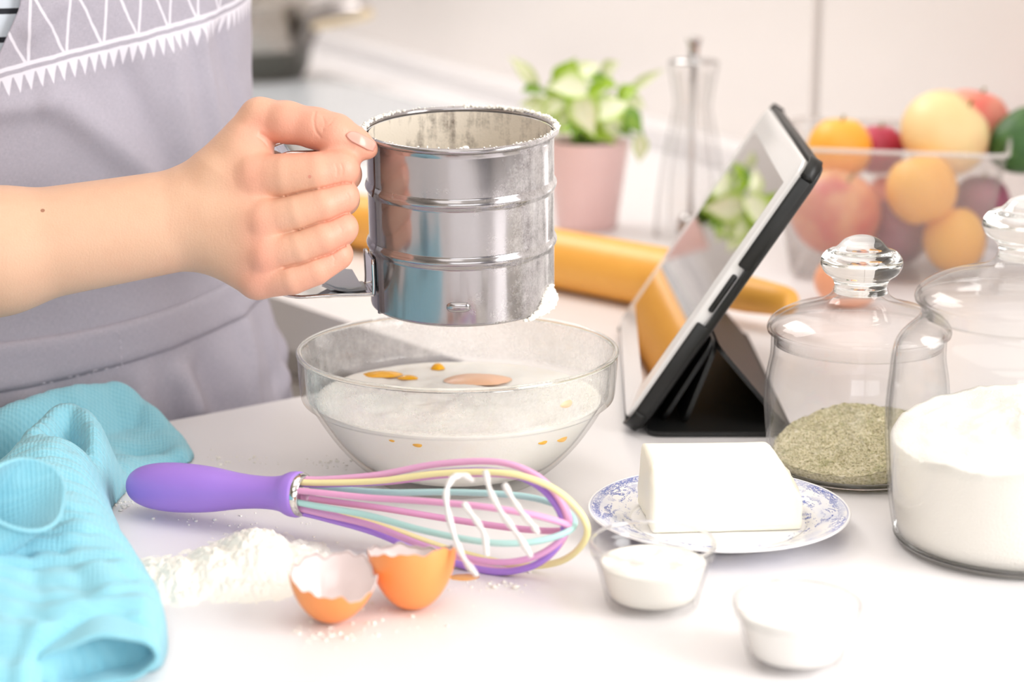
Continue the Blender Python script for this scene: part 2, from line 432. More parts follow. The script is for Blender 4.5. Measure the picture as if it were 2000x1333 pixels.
# trigger inside the handle and its wire spring
tp = cr([hp(.0545, .0125), hp(.066, .0125), hp(.075, .0155), hp(.0838, .023), hp(.0875, .045), hp(.0875, .066)], 6)
obj('trigger', strip(tp, ht, .014, .001), plain('dull_steel', '#8e8f92', .3, 1), sift, angle=40)
fl_ = [hp(.057, .0135) + ht*.004, hp(.062, .0235) + ht*.004, hp(.068, .0245) + ht*.004, hp(.079, .0155) + ht*.004, hp(.074, .0128) + ht*.004]
v_ = [tuple(p) for p in fl_] + [tuple(p + ht*.0008) for p in fl_]
obj('trigger_flange', (v_, [(0, 1, 2, 3, 4), (9, 8, 7, 6, 5)] + [(i, (i+1) % 5, 5+(i+1) % 5, 5+i) for i in range(5)]), plain('dull_steel_flange', '#a3a5a8', .28, 1), sift, smooth=False)
obj('spring_wire', tube(cr([hp(.052, .0102) - ht*.004, hp(.066, .0078) - ht*.004, hp(.0745, .0066) - ht*.004, hp(.0775, .0092) - ht*.004, hp(.076, .0115) - ht*.004], 6), .0007, 8), M_chrome, sift)
# flour inside and clinging to it
fv = []
for i in range(25):
    for j in range(48):
        r = (RB-.0016)*i/24; a = 2*math.pi*j/48; x, y = r*math.cos(a), r*math.sin(a)
        fv.append((x, y, .052 + .008*nz(x, y, 1, 45) + .004*nz(x, y, 4, 180) + .011*math.exp(-((x-.004)**2+(y+.03)**2)/.00012)*0 + .010*(y/RB)))
obj('flour_fill', (fv, grid_faces(25, 48, False, True)), M_flour, sift, kind='stuff', label='flour heaped inside the sifter')
lumps = []
rng = random.Random(3)
for k in range(420):                        # on the rim, thickest on the far right and the far left
    a = rng.choice([rng.gauss(R_(52), .42), rng.gauss(R_(60), .5), rng.gauss(R_(155), .3), rng.gauss(R_(-15), .5), rng.uniform(0, 6.28)])
    back = math.sin(a) > -.2 and not (1.65 < a % 6.28 < 2.2)
    r = rng.uniform(.0004, .0014 if back else .0006)
    lumps.append(ico(cyl(a, RB+.0012+rng.uniform(-.0012, .0012), SH+.0014+rng.uniform(-.0004, .0008)), r, 1, .75, .25))
for k in range(620):                        # hanging from the lower edge on the right
    a = rng.gauss(R_(-22), .17); q = max(0, math.exp(-((a-R_(-22))/.33)**2))
    h = -.0008 + rng.uniform(0, .014)*q*q*(1.0 if a > R_(-50) else .4)
    lumps.append(ico(cyl(a, RB+.0006+rng.uniform(-.0006, .0006), h), rng.uniform(.0006, .0016), 1, .8, .25))
lumps.append(ico((.004, -RB+.0035, SH+.0006), .0020, 2, .8, .12)); lumps.append(ico((.0015, -RB+.003, SH+.0002), .0015, 2, .8, .12))
obj('clinging_flour', join(*lumps), M_flour, sift, kind='stuff', label='white flour caked on rim and lower edge', fix=False)

# ------------------------------------------------------------------ glass mixing bowl, batter, yolks
bc = PD(894, 681, 1.121); BX, BY, BZ = bc.x, bc.y, bc.z
def film_bowl(m):
    sp = m.n('ShaderNodeSeparateXYZ'); m.link(m.coord(), sp.inputs[0]); Z = sp.outputs[2]
    a = m.noise(34, 5, .65); b = m.noise(420, 3, .7); c = m.noise(1, 3, .6, m.coord(scale=(70, 70, 18)))
    f = m.M('ADD', m.M('ADD', m.M('MULTIPLY', a, .9), m.M('MULTIPLY', b, .3)), m.M('MULTIPLY', c, .5))
    f = m.M('SUBTRACT', f, .60); f = m.M('MULTIPLY', f, 2.1, clamp=True)
    low = m.M('MULTIPLY', m.M('SUBTRACT', Z, .0445), 300, clamp=True); low = m.M('MULTIPLY', low, m.M('SUBTRACT', 1.15, m.M('MULTIPLY', m.M('SUBTRACT', Z, .0445), 22.0)), clamp=True)
    return m.M('MULTIPLY', m.M('MULTIPLY', f, low), .8)
M_bowl = thin_glass('clear_bowl_glass', .84, .995, None, tint=(.99, .995, .985))
M_bowl_in = thin_glass('floury_bowl_glass', .74, .99, film_bowl)
bowl = thing('mixing_bowl', 'round clear glass mixing bowl with a broad rim band, dusted with flour', 'bowl', (BX, BY, 0))
zr = BZ
outer = [(0, .0035), (.040, .0032), (.0435, .0004), (.0465, .0004), (.0500, .004), (.0585, .0115), (.0675, .0215), (.0745, .0315), (.0800, .0405), (.0812, .0425), (.0850, .0450), (.0862, .0475), (.0870, .056), (.0876, zr-.004), (.0880, zr-.0015)]
inner = [(.0852, zr-.0012), (.0842, zr-.006), (.0832, .050), (.0826, .0465), (.0795, .0435), (.0778, .0405), (.0722, .0315), (.0652, .0215), (.0560, .0122), (.0475, .0068), (.036, .0060), (0, .0060)]
obj('outer_wall', lathe([tuple(p) for p in cr(outer, 3)], 120), M_bowl, bowl, label='clear outer face of the bowl')
obj('inner_wall', lathe([tuple(p) for p in cr(inner, 3)], 120), M_bowl_in, bowl, label='floury inner face of the bowl')
rim_t = [(.0866+.0016*math.cos(a), zr-.0008+.0014*math.sin(a)) for a in [k*2*math.pi/14 for k in range(15)]]
obj('rim', lathe(rim_t, 140), solid_glass('rim_glass', (.985, .995, .985, 1)), bowl, label='rounded solid glass rim')
bt = [(0, .0063), (.035, .0063), (.0470, .0073), (.0553, .0126), (.0643, .0218), (.0713, .0317), (.0769, .0407), (.0786, .0436), (.0783, .0440)]
def bwob(a, z): return 1
top = []
for i in range(1, 30):
    r = .0783*(1-i/29); top.append((r, .0440 + .0012*(r/.0783)**6))
bm_v, bm_f = lathe(bt + top, 96)
bm_v = [(x, y, z + (.0016*nz(x, y, 0, 60)*(1-(math.hypot(x, y)/.0786)**8) if z > .0437 else 0)) for x, y, z in bm_v]
def batter_mat():
    m = Mat('pale_batter'); sp = m.n('ShaderNodeSeparateXYZ'); m.link(m.coord(), sp.inputs[0])
    a = m.noise(45, 4, .6); f = m.M('MULTIPLY', m.M('SUBTRACT', a, .52), 3, clamp=True)
    col = m.mix(m.M('MULTIPLY', f, .5), '#faf6ef', '#f6ead8')
    return m.done(m.bsdf(col, .5, Normal=m.bump(m.noise(160, 4), .35, .001), Subsurface_Weight=.15, Subsurface_Radius=(.01, .008, .006), Subsurface_Scale=.5))
bat = obj('batter', (bm_v, bm_f), batter_mat()); bat.location = (BX, BY, 0)
tag(bat, 'pale floury batter filling the lower half of the glass bowl', 'batter', kind='stuff')
M_yolk = plain('egg_yolk', '#ffb928', .2, Subsurface_Weight=.2, Subsurface_Radius=(.01, .005, .002), Subsurface_Scale=.3)
M_peach = plain('floury_yolk', '#fac7a4', .35, Subsurface_Weight=.2, Subsurface_Radius=(.01, .005, .002), Subsurface_Scale=.3)
def dome(rx, ry, h, seed=0):
    v = []
    for i in range(10):
        for j in range(28):
            a = 2*math.pi*j/28; q = i/9; w = 1 + .18*nz(math.cos(a)*1.3+seed, math.sin(a)*1.3, seed)
            v.append((rx*q*w*math.cos(a), ry*q*w*math.sin(a), h*(1-q**2.4) - .0006))
    return v, grid_faces(10, 28, False, True)
for px, py, rx, ry, h, mt, lb in ((748, 731, .0115, .006, .0022, M_yolk, 'orange egg yolk at the left of the batter'),
                                  (855, 718, .0042, .0042, .0030, M_yolk, 'small bright yolk drop at the back of the batter'),
                                  (930, 741, .0195, .012, .0030, M_peach, 'large peach-coloured yolk veiled by flour in the middle of the batter'),
                                  (797, 737, .006, .004, .0016, M_yolk, 'thin faint yolk streak between the left yolk and the large one')):
    p = P(px, py, .0455); o = obj('egg_yolk', dome(rx, ry, h, px), mt); o.location = p
    tag(o, lb, 'yolk', 'egg yolks in the bowl')
for px, py, s in ((1060, 864, .0032), (1098, 857, .0045), (815, 870, .0026), (765, 861, .0018), (1106, 790, .0045)):
    # yolk smears that touch the glass: find the wall in that direction
    for k in range(200):
        d = .98 + k*.001; p = PD(px, py, d); q = p - Vector((BX, BY, 0)); r = math.hypot(q.x, q.y)
        rw = np.interp(q.z, [.0063, .0126, .0218, .0317, .0407, .0436, .047, .07], [.047, .0553, .0643, .0713, .0769, .0790, .083, .0845])
        if r < rw + .0002: break
    n = Vector((q.x, q.y, 0)).normalized(); t = Vector((-n.y, n.x, 0)); v = []
    for i in range(6):
        for j in range(16):
            a = 2*math.pi*j/16; g = i/5
            v.append(tuple(q + t*s*g*math.cos(a) + Vector((0, 0, 1))*s*.45*g*math.sin(a)*(1+.3*math.cos(a)) + n*(.0006*(1-g*g))))
    obj('yolk_streak', (v, grid_faces(6, 16, False, True)), M_yolk if py > 800 else M_peach, bat)

# ------------------------------------------------------------------ whisk
whisk = thing('balloon_whisk', 'purple-handled whisk with pastel silicone wires lying before the bowl', 'whisk', P(588, 975, 0))
WO = Vector(whisk.location)
w0, w1, w2 = P(249, 955, .0128), P(588, 975, .022), P(1140, 1041, .0255)
M_purple = plain('purple_silicone', '#a67fdd', .36, vary=.0, bscale=250, bstr=.05)
hx = [(0, 0), (.004, .0075), (.012, .0114), (.025, .0128), (.042, .0118), (.058, .0092), (.070, .0083), (.078, .0090), (.083, .0112), (.0865, .0116), (.088, .0108)]
hl = (w1 - w0).length; sc = hl/.088
axis = (w1 - w0).normalized()
hp_ = [tuple(p) for p in cr(hx, 6)]
hv, hf = lathe([(max(0, r), z*sc) for z, r in hp_], 40)
rot = axis.to_track_quat('Z', 'Y').to_matrix().to_4x4(); rot.translation = w0 - WO
obj('handle', xform((hv, hf), rot), M_purple, whisk)
ax2 = (w2 - w1).normalized(); rot2 = ax2.to_track_quat('Z', 'Y').to_matrix().to_4x4(); rot2.translation = w1 - WO
obj('collar', xform(lathe([(.0070, -.004), (.0098, -.003), (.0108, -.0012), (.0110, .001), (.0100, .0026), (.0092, .0034), (.0088, .0022), (0, .0015)], 40), rot2), M_chrome, whisk, label='steel ring where the wires leave the handle')
upv = (Vector((0, 0, 1)) - ax2*ax2.z).normalized(); cam_side = upv.cross(ax2).normalized()
if cam_side.y > 0: cam_side = -cam_side
L = (w2 - w1).length
def loop(ang, L, R, up_off=0.0):
    d = upv*math.cos(R_(ang)) + cam_side*math.sin(R_(ang))
    half = [(0, .0070), (.10*L, .0085), (.30*L, .52*R), (.52*L, .84*R), (.74*L, R), (.88*L, .84*R), (.965*L, .46*R)]
    full = half + [(L, 0)] + [(x, -r) for x, r in reversed(half)]
    return [w1 - WO + ax2*x + d*(r + up_off) for x, r in cr([np.array(q) for q in full], 7)]
for ang, l_, r_, off, col, nm in ((12, L*1.012, .0252, 0.0, '#f3e9ae', 'yellow'), (-8, L*.945, .0262, .0008, '#e3a9d0', 'pink'), (-14, L*.935, .0240, -.0018, '#ab83e0', 'lilac'),
                                  (58, L*.955, .0200, .001, '#e8a6cf', 'rose'), (104, L*.965, .0215, .0, '#b3dcd9', 'mint'), (144, L*.95, .022, 0, '#dba0cf', 'orchid')):
    obj('wire', tube(loop(ang, l_, r_, off), .00165, 10), plain(nm+'_silicone', col, .45, bscale=300, bstr=.08), whisk, label=nm+' silicone-coated wire loop')
M_drip = plain('batter_drip_white', '#e2dedb', .35)
for pts in ([(884, 942, .935), (872, 968, .93), (874, 1005, .928), (889, 1062, .925), (908, 1104, .92), (932, 1134, .916)],
            [(948, 930, .937), (957, 968, .93), (980, 1012, .925), (1012, 1056, .92), (1038, 1098, .918)],
            [(905, 992, .93), (925, 1020, .928), (945, 1052, .925), (951, 1096, .92)],
            [(985, 955, .94), (1003, 988, .936), (1022, 1015, .932), (1040, 1036, .93), (1052, 1052, .93)],
            [(884, 942, .935), (905, 938, .937), (925, 950, .937)]):
    pp = [PD(a, b, d) - WO for a, b, d in pts]
    obj('batter_drip', tube(cr(pp, 6), [.0014 + .0003*math.sin(k) for k in range(6*(len(pp)-1)+1)], 9), M_drip, whisk, label='white batter string hanging from the wires')

whisk.location.z += .0022

# ------------------------------------------------------------------ egg shells
M_shell = plain('brown_eggshell', '#f79a55', .42, bscale=1400, bstr=.12, vary=.25)
M_memb = plain('wet_eggshell_lining', '#e6d9d7', .16)
def shell(name, label, px, py, opening, dz, phimax, jag, seed, turn=0, hole=None):
    base = P(px, py, 0); q = Vector(opening).normalized().to_track_quat('Z', 'Y').to_matrix() @ Matrix.Rotation(R_(turn), 3, 'Z')
    n, mseg = 26, 84; rg = random.Random(seed); phs = [rg.uniform(0, 6.28) for _ in range(6)]
    def pm(a): return R_(phimax) + R_(jag)*(.5*math.sin(2*a+phs[0]) + .35*math.sin(5*a+phs[1]) + .3*math.sin(9*a+phs[2]) + .22*math.sin(17*a+phs[3]))
    def surf(r, l, inner=0):
        v = []
        for i in range(n):
            for j in range(mseg):
                a = 2*math.pi*j/mseg; ph = pm(a)*(i+.0001)/(n-1)*(1 - inner*.006); rr = r*math.sin(ph)*(1-.20*math.cos(ph/2)**6*math.sin(ph))
                v.append(q @ Vector((rr*math.cos(a), rr*math.sin(a), -l*math.cos(ph))))
        return v
    vo = surf(.0207, .0262); low = min(p.z for p in vo); off = Vector((0, 0, -low))
    t = thing(name, label, 'eggshell', base)
    f = grid_faces(n, mseg, False, True)
    obj('outer_shell', ([tuple(p+off) for p in vo], f), M_shell, t, fix=False)
    vi = surf(.0203, .0258, 1)
    ff = f + []
    if hole: ff = [c for c in f if not hole(c, n, mseg)]
    # lining plus the broken rim that ties it to the outside
    v = [tuple(p+off) for p in vi] + [tuple(p+off) for p in vo[-mseg:]]
    k = n*mseg
    rimf = [((n-1)*mseg+j, (n-1)*mseg+(j+1) % mseg, k+(j+1) % mseg, k+j) for j in range(mseg)]
    obj('lining', (v, ff + rimf), M_memb, t, fix=False, label='white wet inner skin with a broken rim')
    return t
shell('eggshell', 'brown half eggshell lying open towards the viewer, wet white inside showing', 654, 1218, (.12, -.20, .95), 0, 82, 7, 4, 20)
shell('eggshell', 'taller brown half eggshell standing upright, orange outside showing', 806, 1184, (-.02, .22, .95), 0, 93, 4, 9, 0)

# ------------------------------------------------------------------ flour on the worktop
def flour_mound():
    a, b = P(262, 1120), P(650, 1100); v = []; nu, nv = 150, 90
    for i in range(nu):
        for j in range(nv):
            u, w_ = i/(nu-1), j/(nv-1); px = 235 + 480*u; py = 1010 + 205*w_
            p = P(px, py, 0)
            hh = 0
            for cx, cy, sx, sy, h in ((500, 1100, 75, 42, .016), (425, 1120, 65, 40, .0105), (350, 1135, 60, 38, .0085), (580, 1100, 60, 35, .0075), (300, 1130, 38, 32, .0062), (640, 1100, 40, 22, .002), (470, 1150, 95, 24, .0045)):
                hh = max(hh, h*math.exp(-(((px-cx)/sx)**2 + ((py-cy)/sy)**2)**1.15))
            rough = .0022*nz(p.x, p.y, 0, 110) + .0016*nz(p.x, p.y, 3, 420)
            z = hh + rough*min(1, hh/.004) - .0011 + .0006*nz(p.x, p.y, 9, 200)
            v.append((p.x, p.y, max(z, -.0004)))
    return v, [f for f in grid_faces(nu, nv) if max(v[i][2] for i in f) > 0]
fm = obj('flour_heap', flour_mound(), M_flour); tag(fm, 'loose heap of white flour spilled beside the towel', 'flour', kind='stuff')
dust = []
rg = random.Random(11)
for k in range(420):
    px, py, sx, sy = rg.choice([(430, 1010, 110, 30), (560, 1060, 130, 40), (700, 1180, 110, 40), (240, 985, 30, 10), (980, 1145, 90, 14), (450, 900, 80, 14), (640, 905, 40, 8), (800, 1225, 200, 40), (620, 1240, 60, 16)])
    p = P(rg.gauss(px, sx*.6), rg.gauss(py, sy*.6), 0); r = abs(rg.gauss(0, .00045)) + .00015
    dust.append(ico((p.x, p.y, r*.3), r, 1, .6, .3))
for px, py, s in ((242, 994, .0013), (250, 990, .0011), (236, 999, .0012), (965, 1150, .0018), (1008, 1150, .0020), (985, 1140, .0013), (805, 1206, .0012), (1035, 1120, .0015)):
    p = P(px, py); dust.append(ico((p.x, p.y, s*.4), s, 1, .6, .3))
tag(obj('flour_crumbs', join(*dust), M_flour, fix=False), 'scattered flour crumbs on the worktop around the whisk and shells', 'flour', kind='stuff')
sp_ = P(905, 1128, 0); o = obj('egg_white_spill', dome(.010, .006, .0012, 5), plain('egg_spill', '#f0b36a', .2), None); o.location = sp_
tag(o, 'small orange egg splash under the end of the lowest wire', 'spill')

# ------------------------------------------------------------------ plate with butter
def plate_mat():
    m = Mat('blue_print_porcelain'); co = m.coord(); sp = m.n('ShaderNodeSeparateXYZ'); m.link(co, sp.inputs[0]); X, Y, Z = sp.outputs
    r = m.M('SQRT', m.M('ADD', m.M('MULTIPLY', X, X), m.M('MULTIPLY', Y, Y))); an = m.M('ARCTAN2', Y, X)
    cv = m.n('ShaderNodeCombineXYZ'); m.link(m.M('MULTIPLY', an, 4.0), cv.inputs[0]); m.link(m.M('MULTIPLY', r, 150.0), cv.inputs[1])
    v1 = m.noise(1.2, 4, .6, cv.outputs[0], 1.4); v2 = m.noise(5.5, 3, .6, cv.outputs[0], 2.0); v3 = m.voronoi(2.6, cv.outputs[0])
    leaf = m.M('MULTIPLY', m.M('GREATER_THAN', v1, .545), m.M('GREATER_THAN', v2, .44))
    dots = m.M('LESS_THAN', v3, .16)
    ink = m.M('MAXIMUM', leaf, dots)
    zone = m.M('MULTIPLY', m.M('GREATER_THAN', r, .041), m.M('LESS_THAN', r, .0645))
    outerband = m.M('MULTIPLY', m.M('GREATER_THAN', r, .0605), m.M('LESS_THAN', r, .0652))
    band = m.M('MULTIPLY', outerband, m.M('GREATER_THAN', m.noise(9, 3, .6, cv.outputs[0], 1.0), .48))
    line = m.M('MULTIPLY', m.M('GREATER_THAN', r, .0648), m.M('LESS_THAN', r, .0655))
    sector = m.M('MULTIPLY', m.M('SUBTRACT', m.noise(.55, 1, .5, cv.outputs[0]), .36), 5, clamp=True)
    mask = m.M('MAXIMUM', m.M('MULTIPLY', m.M('MAXIMUM', m.M('MULTIPLY', ink, zone), band), sector), m.M('MULTIPLY', line, .5))
    wash = m.M('MULTIPLY', m.M('MULTIPLY', m.M('GREATER_THAN', r, .050), m.M('LESS_THAN', r, .0645)), m.M('MULTIPLY', m.M('MULTIPLY', m.M('SUBTRACT', m.noise(.8, 2, .5, cv.outputs[0]), .42), 4, clamp=True), .45))
    col = m.mix(wash, '#f4f3f4', '#c3cdee'); col = m.mix(m.M('MULTIPLY', mask, .9), col, '#5064b4')
    return m.done(m.bsdf(col, .12))
pp = P(1403, 1010, .006); plate = thing('side_plate', 'white porcelain plate with blue floral print under the butter', 'plate', (pp.x, pp.y, 0))
ppf = [(0, .003), (.030, .003), (.038, .0008), (.041, .0006), (.047, .0035), (.058, .0076), (.0655, .0098), (.0668, .0106), (.0664, .0113), (.065, .0110), (.057, .0088), (.046, .0052), (.040, .0044), (0, .0042)]
obj('dish', lathe([tuple(p) for p in cr(ppf, 4)], 96), plate_mat(), plate)
def butter():
    # a cut block, edges rounded, one upper corner sliced away
    bm = bmesh.new(); lx, ly, h = .0775, .047, .0345
    pts = [(-lx/2, -ly/2, 0), (lx/2, -ly/2, 0), (lx/2, ly/2, 0), (-lx/2, ly/2, 0),
           (-lx/2+.001, -ly/2+.006, h), (lx/2-.011, -ly/2+.010, h), (lx/2-.012, ly/2-.003, h), (-lx/2, ly/2-.001, h), (lx/2+.0005, -ly/2+.002, h*.46), (lx/2+.001, ly/2-.001, h*.5)]
    b = [bm.verts.new(p) for p in pts]
    for q in ((3, 2, 1, 0), (4, 5, 6, 7), (0, 1, 8, 5, 4), (8, 1, 2, 9), (5, 8, 9, 6), (2, 3, 7, 6, 9), (3, 0, 4, 7)): bm.faces.new([b[i] for i in q])
    bmesh.ops.bevel(bm, geom=bm.edges[:], offset=.0028, segments=3, profile=.6, affect='EDGES')
    bmesh.ops.subdivide_edges(bm, edges=[e for e in bm.edges if e.calc_length() > .008], cuts=6, use_grid_fill=True)
    for v in bm.verts:
        k = .0011*nz(v.co.x, v.co.y, v.co.z, 45) + .0004*nz(v.co.x, v.co.y, v.co.z, 220)
        v.co += Vector((k, -k, k*.6 if v.co.z > .004 else 0))
    bm.verts.index_update()
    r = [tuple(v.co) for v in bm.verts], [tuple(v.index for v in f.verts) for f in bm.faces]; bm.free(); return r
bp = P(1402, 1030, .0045)
bu = obj('butter', butter(), plain('butter_fat', '#fffae8', .45, Subsurface_Weight=.25, Subsurface_Radius=(.012, .010, .006), Subsurface_Scale=.4))
bu.location = (pp.x + .001, pp.y + .003, .0045); bu.rotation_euler = (0, 0, R_(4)); tag(bu, 'thick pale block of butter on the blue-printed plate', 'butter')

# ------------------------------------------------------------------ pinch bowls
M_ram = thin_glass('ramekin_glass', .78, .99); M_ramrim = solid_glass('ramekin_rim_glass')
def ramekin(px, py, by, r, h, label, fill, fill_label, fill_cat, mat):
    y = by; p = P(px, py, 0); c = PY(px, py, y)
    t = thing('pinch_bowl', label, 'bowl', (c.x, y, 0), 0, 'small glass pinch bowls')
    pr = [(0, .0022), (r*.60, .002), (r*.66, .0002), (r*.72, .0004), (r*.80, h*.3), (r*.885, h*.62), (r*.925, h*.74), (r*.975, h*.80), (r, h*.92), (r, h*.98)]
    ir = [(r*.945, h*.98), (r*.93, h*.82), (r*.87, h*.72), (r*.83, h*.6), (r*.74, h*.3), (r*.66, h*.13), (0, h*.12)]
    obj('wall', lathe([tuple(q) for q in cr(pr, 4)], 72), M_ram, t)
    obj('lining', lathe([tuple(q) for q in cr(ir, 4)], 72), M_ram, t)
    obj('rim', lathe([(r*.973+r*.028*math.cos(k*math.pi/6), h*.985+r*.028*math.sin(k*math.pi/6)) for k in range(13)], 80), M_ramrim, t)
    v = []
    zt = h*fill
    for i in range(22):
        for j in range(60):
            a = 2*math.pi*j/60; q = i/21
            rr = np.interp(zt, [h*.13, h*.3, h*.6, h*.72, h*.85], [r*.655, r*.732, r*.822, r*.862, r*.92])*q
            x, yy = rr*math.cos(a), rr*math.sin(a)
            v.append((x, yy, zt + (.0028*nz(x, yy, px, 90) + .0012*nz(x, yy, 2, 300))*(1-q**4) - .12*h*(1-q)*0 + .10*h*math.cos(a+2.2)*q*(1-q**3)))
    f = grid_faces(22, 60, False, True); n0 = len(v)
    for k, (zz, rr) in enumerate(((h*.6, r*.818), (h*.3, r*.728), (h*.135, r*.648))):
        if zz > zt: continue
        for j in range(60): v.append((rr*math.cos(2*math.pi*j/60), rr*math.sin(2*math.pi*j/60), zz))
    rows = [list(range(21*60, 22*60))] + [list(range(n0+60*k, n0+60*k+60)) for k in range((len(v)-n0)//60)]
    for A, B in zip(rows, rows[1:]): f += [(A[j], B[j], B[(j+1) % 60], A[(j+1) % 60]) for j in range(60)]
    f.append(tuple(reversed(rows[-1])))
    o = obj(fill_cat, (v, f), mat); o.location = (c.x, y, 0); tag(o, fill_label, fill_cat.replace('_', ' '), kind='stuff')
ramekin(1274, 1150, .888, .0290, .0305, 'small clear glass bowl of white powder in front of the butter plate', .66, 'white powder filling the glass bowl in front of the butter plate', 'baking_powder', M_flour)
ramekin(1553, 1270, .820, .0276, .0275, 'small clear glass bowl brimming with sugar nearest the viewer', .86, 'white sugar filling the glass bowl nearest the viewer', 'sugar', plain('fine_sugar', '#fbf9f5', .8, bscale=2500, bstr=.5, bdist=.0004))

# ------------------------------------------------------------------ lidded glass jars
M_jar = thin_glass('jar_glass', .82, .994); M_knob = solid_glass('knob_glass', (.99, .995, .99, 1))
def jar(label, x, y, R, zn, neck, ztop, kn, grp='lidded glass jars'):
    t = thing('glass_jar', label, 'jar', (x, y, 0), 0, grp)
    th = .0016
    ou = [(0, .0006), (R*.78, .0006), (R*.86, .0015), (R*.905, .006), (R*.96, zn*.22), (R, zn*.50), (R*.985, zn*.68), (R*.945, zn*.83), (neck*.985, zn*.93), (neck*.985, zn)]
    oc = [tuple(p) for p in cr(ou, 5)]
    obj('wall', lathe(oc, 96), M_jar, t)
    ic = [(max(0, r-th), max(.0042, z)) for r, z in oc if r > .001 and z > .003]
    obj('lining', lathe([(0, .0042)] + ic, 96), M_jar, t)
    obj('base', lathe([(R*.80, .0012), (R*.86, .0012), (R*.905, .0045), (R*.88, .0052), (R*.80, .0040)], 96), M_knob, t, label='thick glass base ring')
    lid = obj('lid', lathe([tuple(p) for p in cr([(neck*1.02, zn+.0004), (neck*1.035, zn+.003), (neck*.975, zn+.0078), (neck*.80, zn+.0125), (neck*.58, zn+.0155), (kn*.92, zn+.0185), (kn*.72, zn+.0218), (kn*.66, zn+.0255)], 6)], 96), M_jar, t)
    obj('lid_lining', lathe([tuple(p) for p in cr([(neck*.99, zn+.001), (neck*.985, zn+.0045), (neck*.78, zn+.0108), (neck*.56, zn+.0138), (kn*.82, zn+.0166), (kn*.58, zn+.0195), (kn*.4, zn+.0215)], 6)], 96), M_jar, lid)
    obj('lid_flange', lathe([(neck*.90, zn-.006), (neck*.93, zn-.0055), (neck*.94, zn+.001), (neck*1.03, zn+.002), (neck*1.03, zn+.0005), (neck*.955, zn-.0006), (neck*.95, zn-.0065), (neck*.90, zn-.006)], 96), M_jar, lid)
    k0 = zn+.0225; H = ztop - k0
    kp = [(0, k0-.001), (kn*.60, k0), (kn*.64, k0+H*.05), (kn*.64, k0+H*.14), (kn*.72, k0+H*.26), (kn*.90, k0+H*.36), (kn*.995, k0+H*.48), (kn*.99, k0+H*.60), (kn*.86, k0+H*.715), (kn*.68, k0+H*.765), (kn*.58, k0+H*.82), (kn*.44, k0+H*.92), (kn*.22, k0+H*.985), (0, ztop)]
    obj('knob', lathe([tuple(p) for p in cr(kp, 5)], 72), M_knob, lid, label='solid mushroom-shaped glass knob')
    return oc
hx_, hy_ = .1905, 1.094
oc = jar('smaller lidded glass jar holding dried green herbs, behind the butter', hx_, hy_, .0508, .0790, .0485, .1335, .0222)
def jar_fill(oc, zf, R, nr=40, na=90):
    v = []
    rin = lambda z: np.interp(z, [p[1] for p in oc[2:]], [p[0] for p in oc[2:]]) - .0026
    for i in range(nr+1):
        for j in range(na):
            a = 2*math.pi*j/na; q = i/nr; x0, y0 = R*q*math.cos(a), R*q*math.sin(a); z = max(.0058, zf(x0, y0)); rr = min(R*q, rin(z)) if i < nr else rin(z)
            v.append((rr*math.cos(a), rr*math.sin(a), z))
    f = grid_faces(nr+1, na, False, True); base = len(v)
    levels = 6
    for k in range(1, levels+1):
        for j in range(na):
            ztop = v[nr*na+j][2]; z = ztop + (.0052-ztop)*k/levels; a = 2*math.pi*j/na; rr = rin(max(z, .006))
            v.append((rr*math.cos(a), rr*math.sin(a), z))
    for k in range(levels):
        A = nr*na if k == 0 else base+(k-1)*na; B = base+k*na
        f += [(A+j, B+j, B+(j+1) % na, A+(j+1) % na) for j in range(na)]
    f.append(tuple(base+(levels-1)*na+j for j in reversed(range(na))))
    return v, f
def herb_mat():
    m = Mat('dried_herbs'); a = m.noise(500, 4, .7); b = m.voronoi(700, m.coord(scale=(1, .45, 1), rot=(0, .3, .6))); c = m.noise(70, 3)
    s = m.M('ADD', m.M('MULTIPLY', a, .6), m.M('MULTIPLY', b, .5))
    col = m.ramp(s, [(.18, '#978d5f'), (.40, '#c4ba90'), (.60, '#ddd3b0'), (.85, '#ece4cb')])
    col = m.mix(m.M('MULTIPLY', m.M('SUBTRACT', c, .60), 5, clamp=True), col, '#a3a36c')
    return m.done(m.bsdf(col, .9, Normal=m.bump(s, 1, .0015)))
def hz(x, y):
    t = (x*.80 + y*.60)/.048
    return .0095 + .0145*max(0, min(1.35, t+.72))*.82 + .0012*nz(x, y, 0, 120) + .0008*nz(x, y, 0, 500)
M_herb = herb_mat()
hb = obj('dried_herbs', jar_fill(oc, hz, .049), M_herb); hb.location = (hx_, hy_, 0)
tag(hb, 'sloping heap of dried grey-green herbs inside the smaller jar', 'herbs', kind='stuff')
sprig = []
for k in range(2600):                       # loose flakes lying on the heap
    r = .046*math.sqrt(rg.random()); a = rg.uniform(0, 6.283); x, y = r*math.cos(a), r*math.sin(a); z = hz(x, y) + .0003
    d = Vector((rg.gauss(0, 1), rg.gauss(0, 1), rg.gauss(0, .25))).normalized()*rg.uniform(.0008, .0021); w = d.cross(Vector((0, 0, 1))).normalized()*.00022
    p = Vector((x, y, z)); sprig.append(([p-d, p+w, p+d, p-w+Vector((0, 0, .0002))], [(0, 1, 2, 3)]))
obj('herb_flakes', join(*sprig), plain('herb_flake', '#c4c099', .9), hb, kind='stuff', fix=False)
gx, gy = .2505, .9725
oc2 = jar('larger lidded glass jar holding white flour, nearest on the right', gx, gy, .0655, .1225, .0520, .1765, .0232)
def fz(x, y): return .0600 + .011*max(-1, min(1, (x*.55+y*.35)/.05)) + .0035*nz(x, y, 2, 38) + .0012*nz(x, y, 0, 150) + .008*math.exp(-((x-.0)**2+(y+.01)**2)/.0011)
o = obj('flour', jar_fill(oc2, fz, .062), M_flour); o.location = (gx, gy, 0); tag(o, 'white flour filling the lower half of the larger jar', 'flour', kind='stuff')

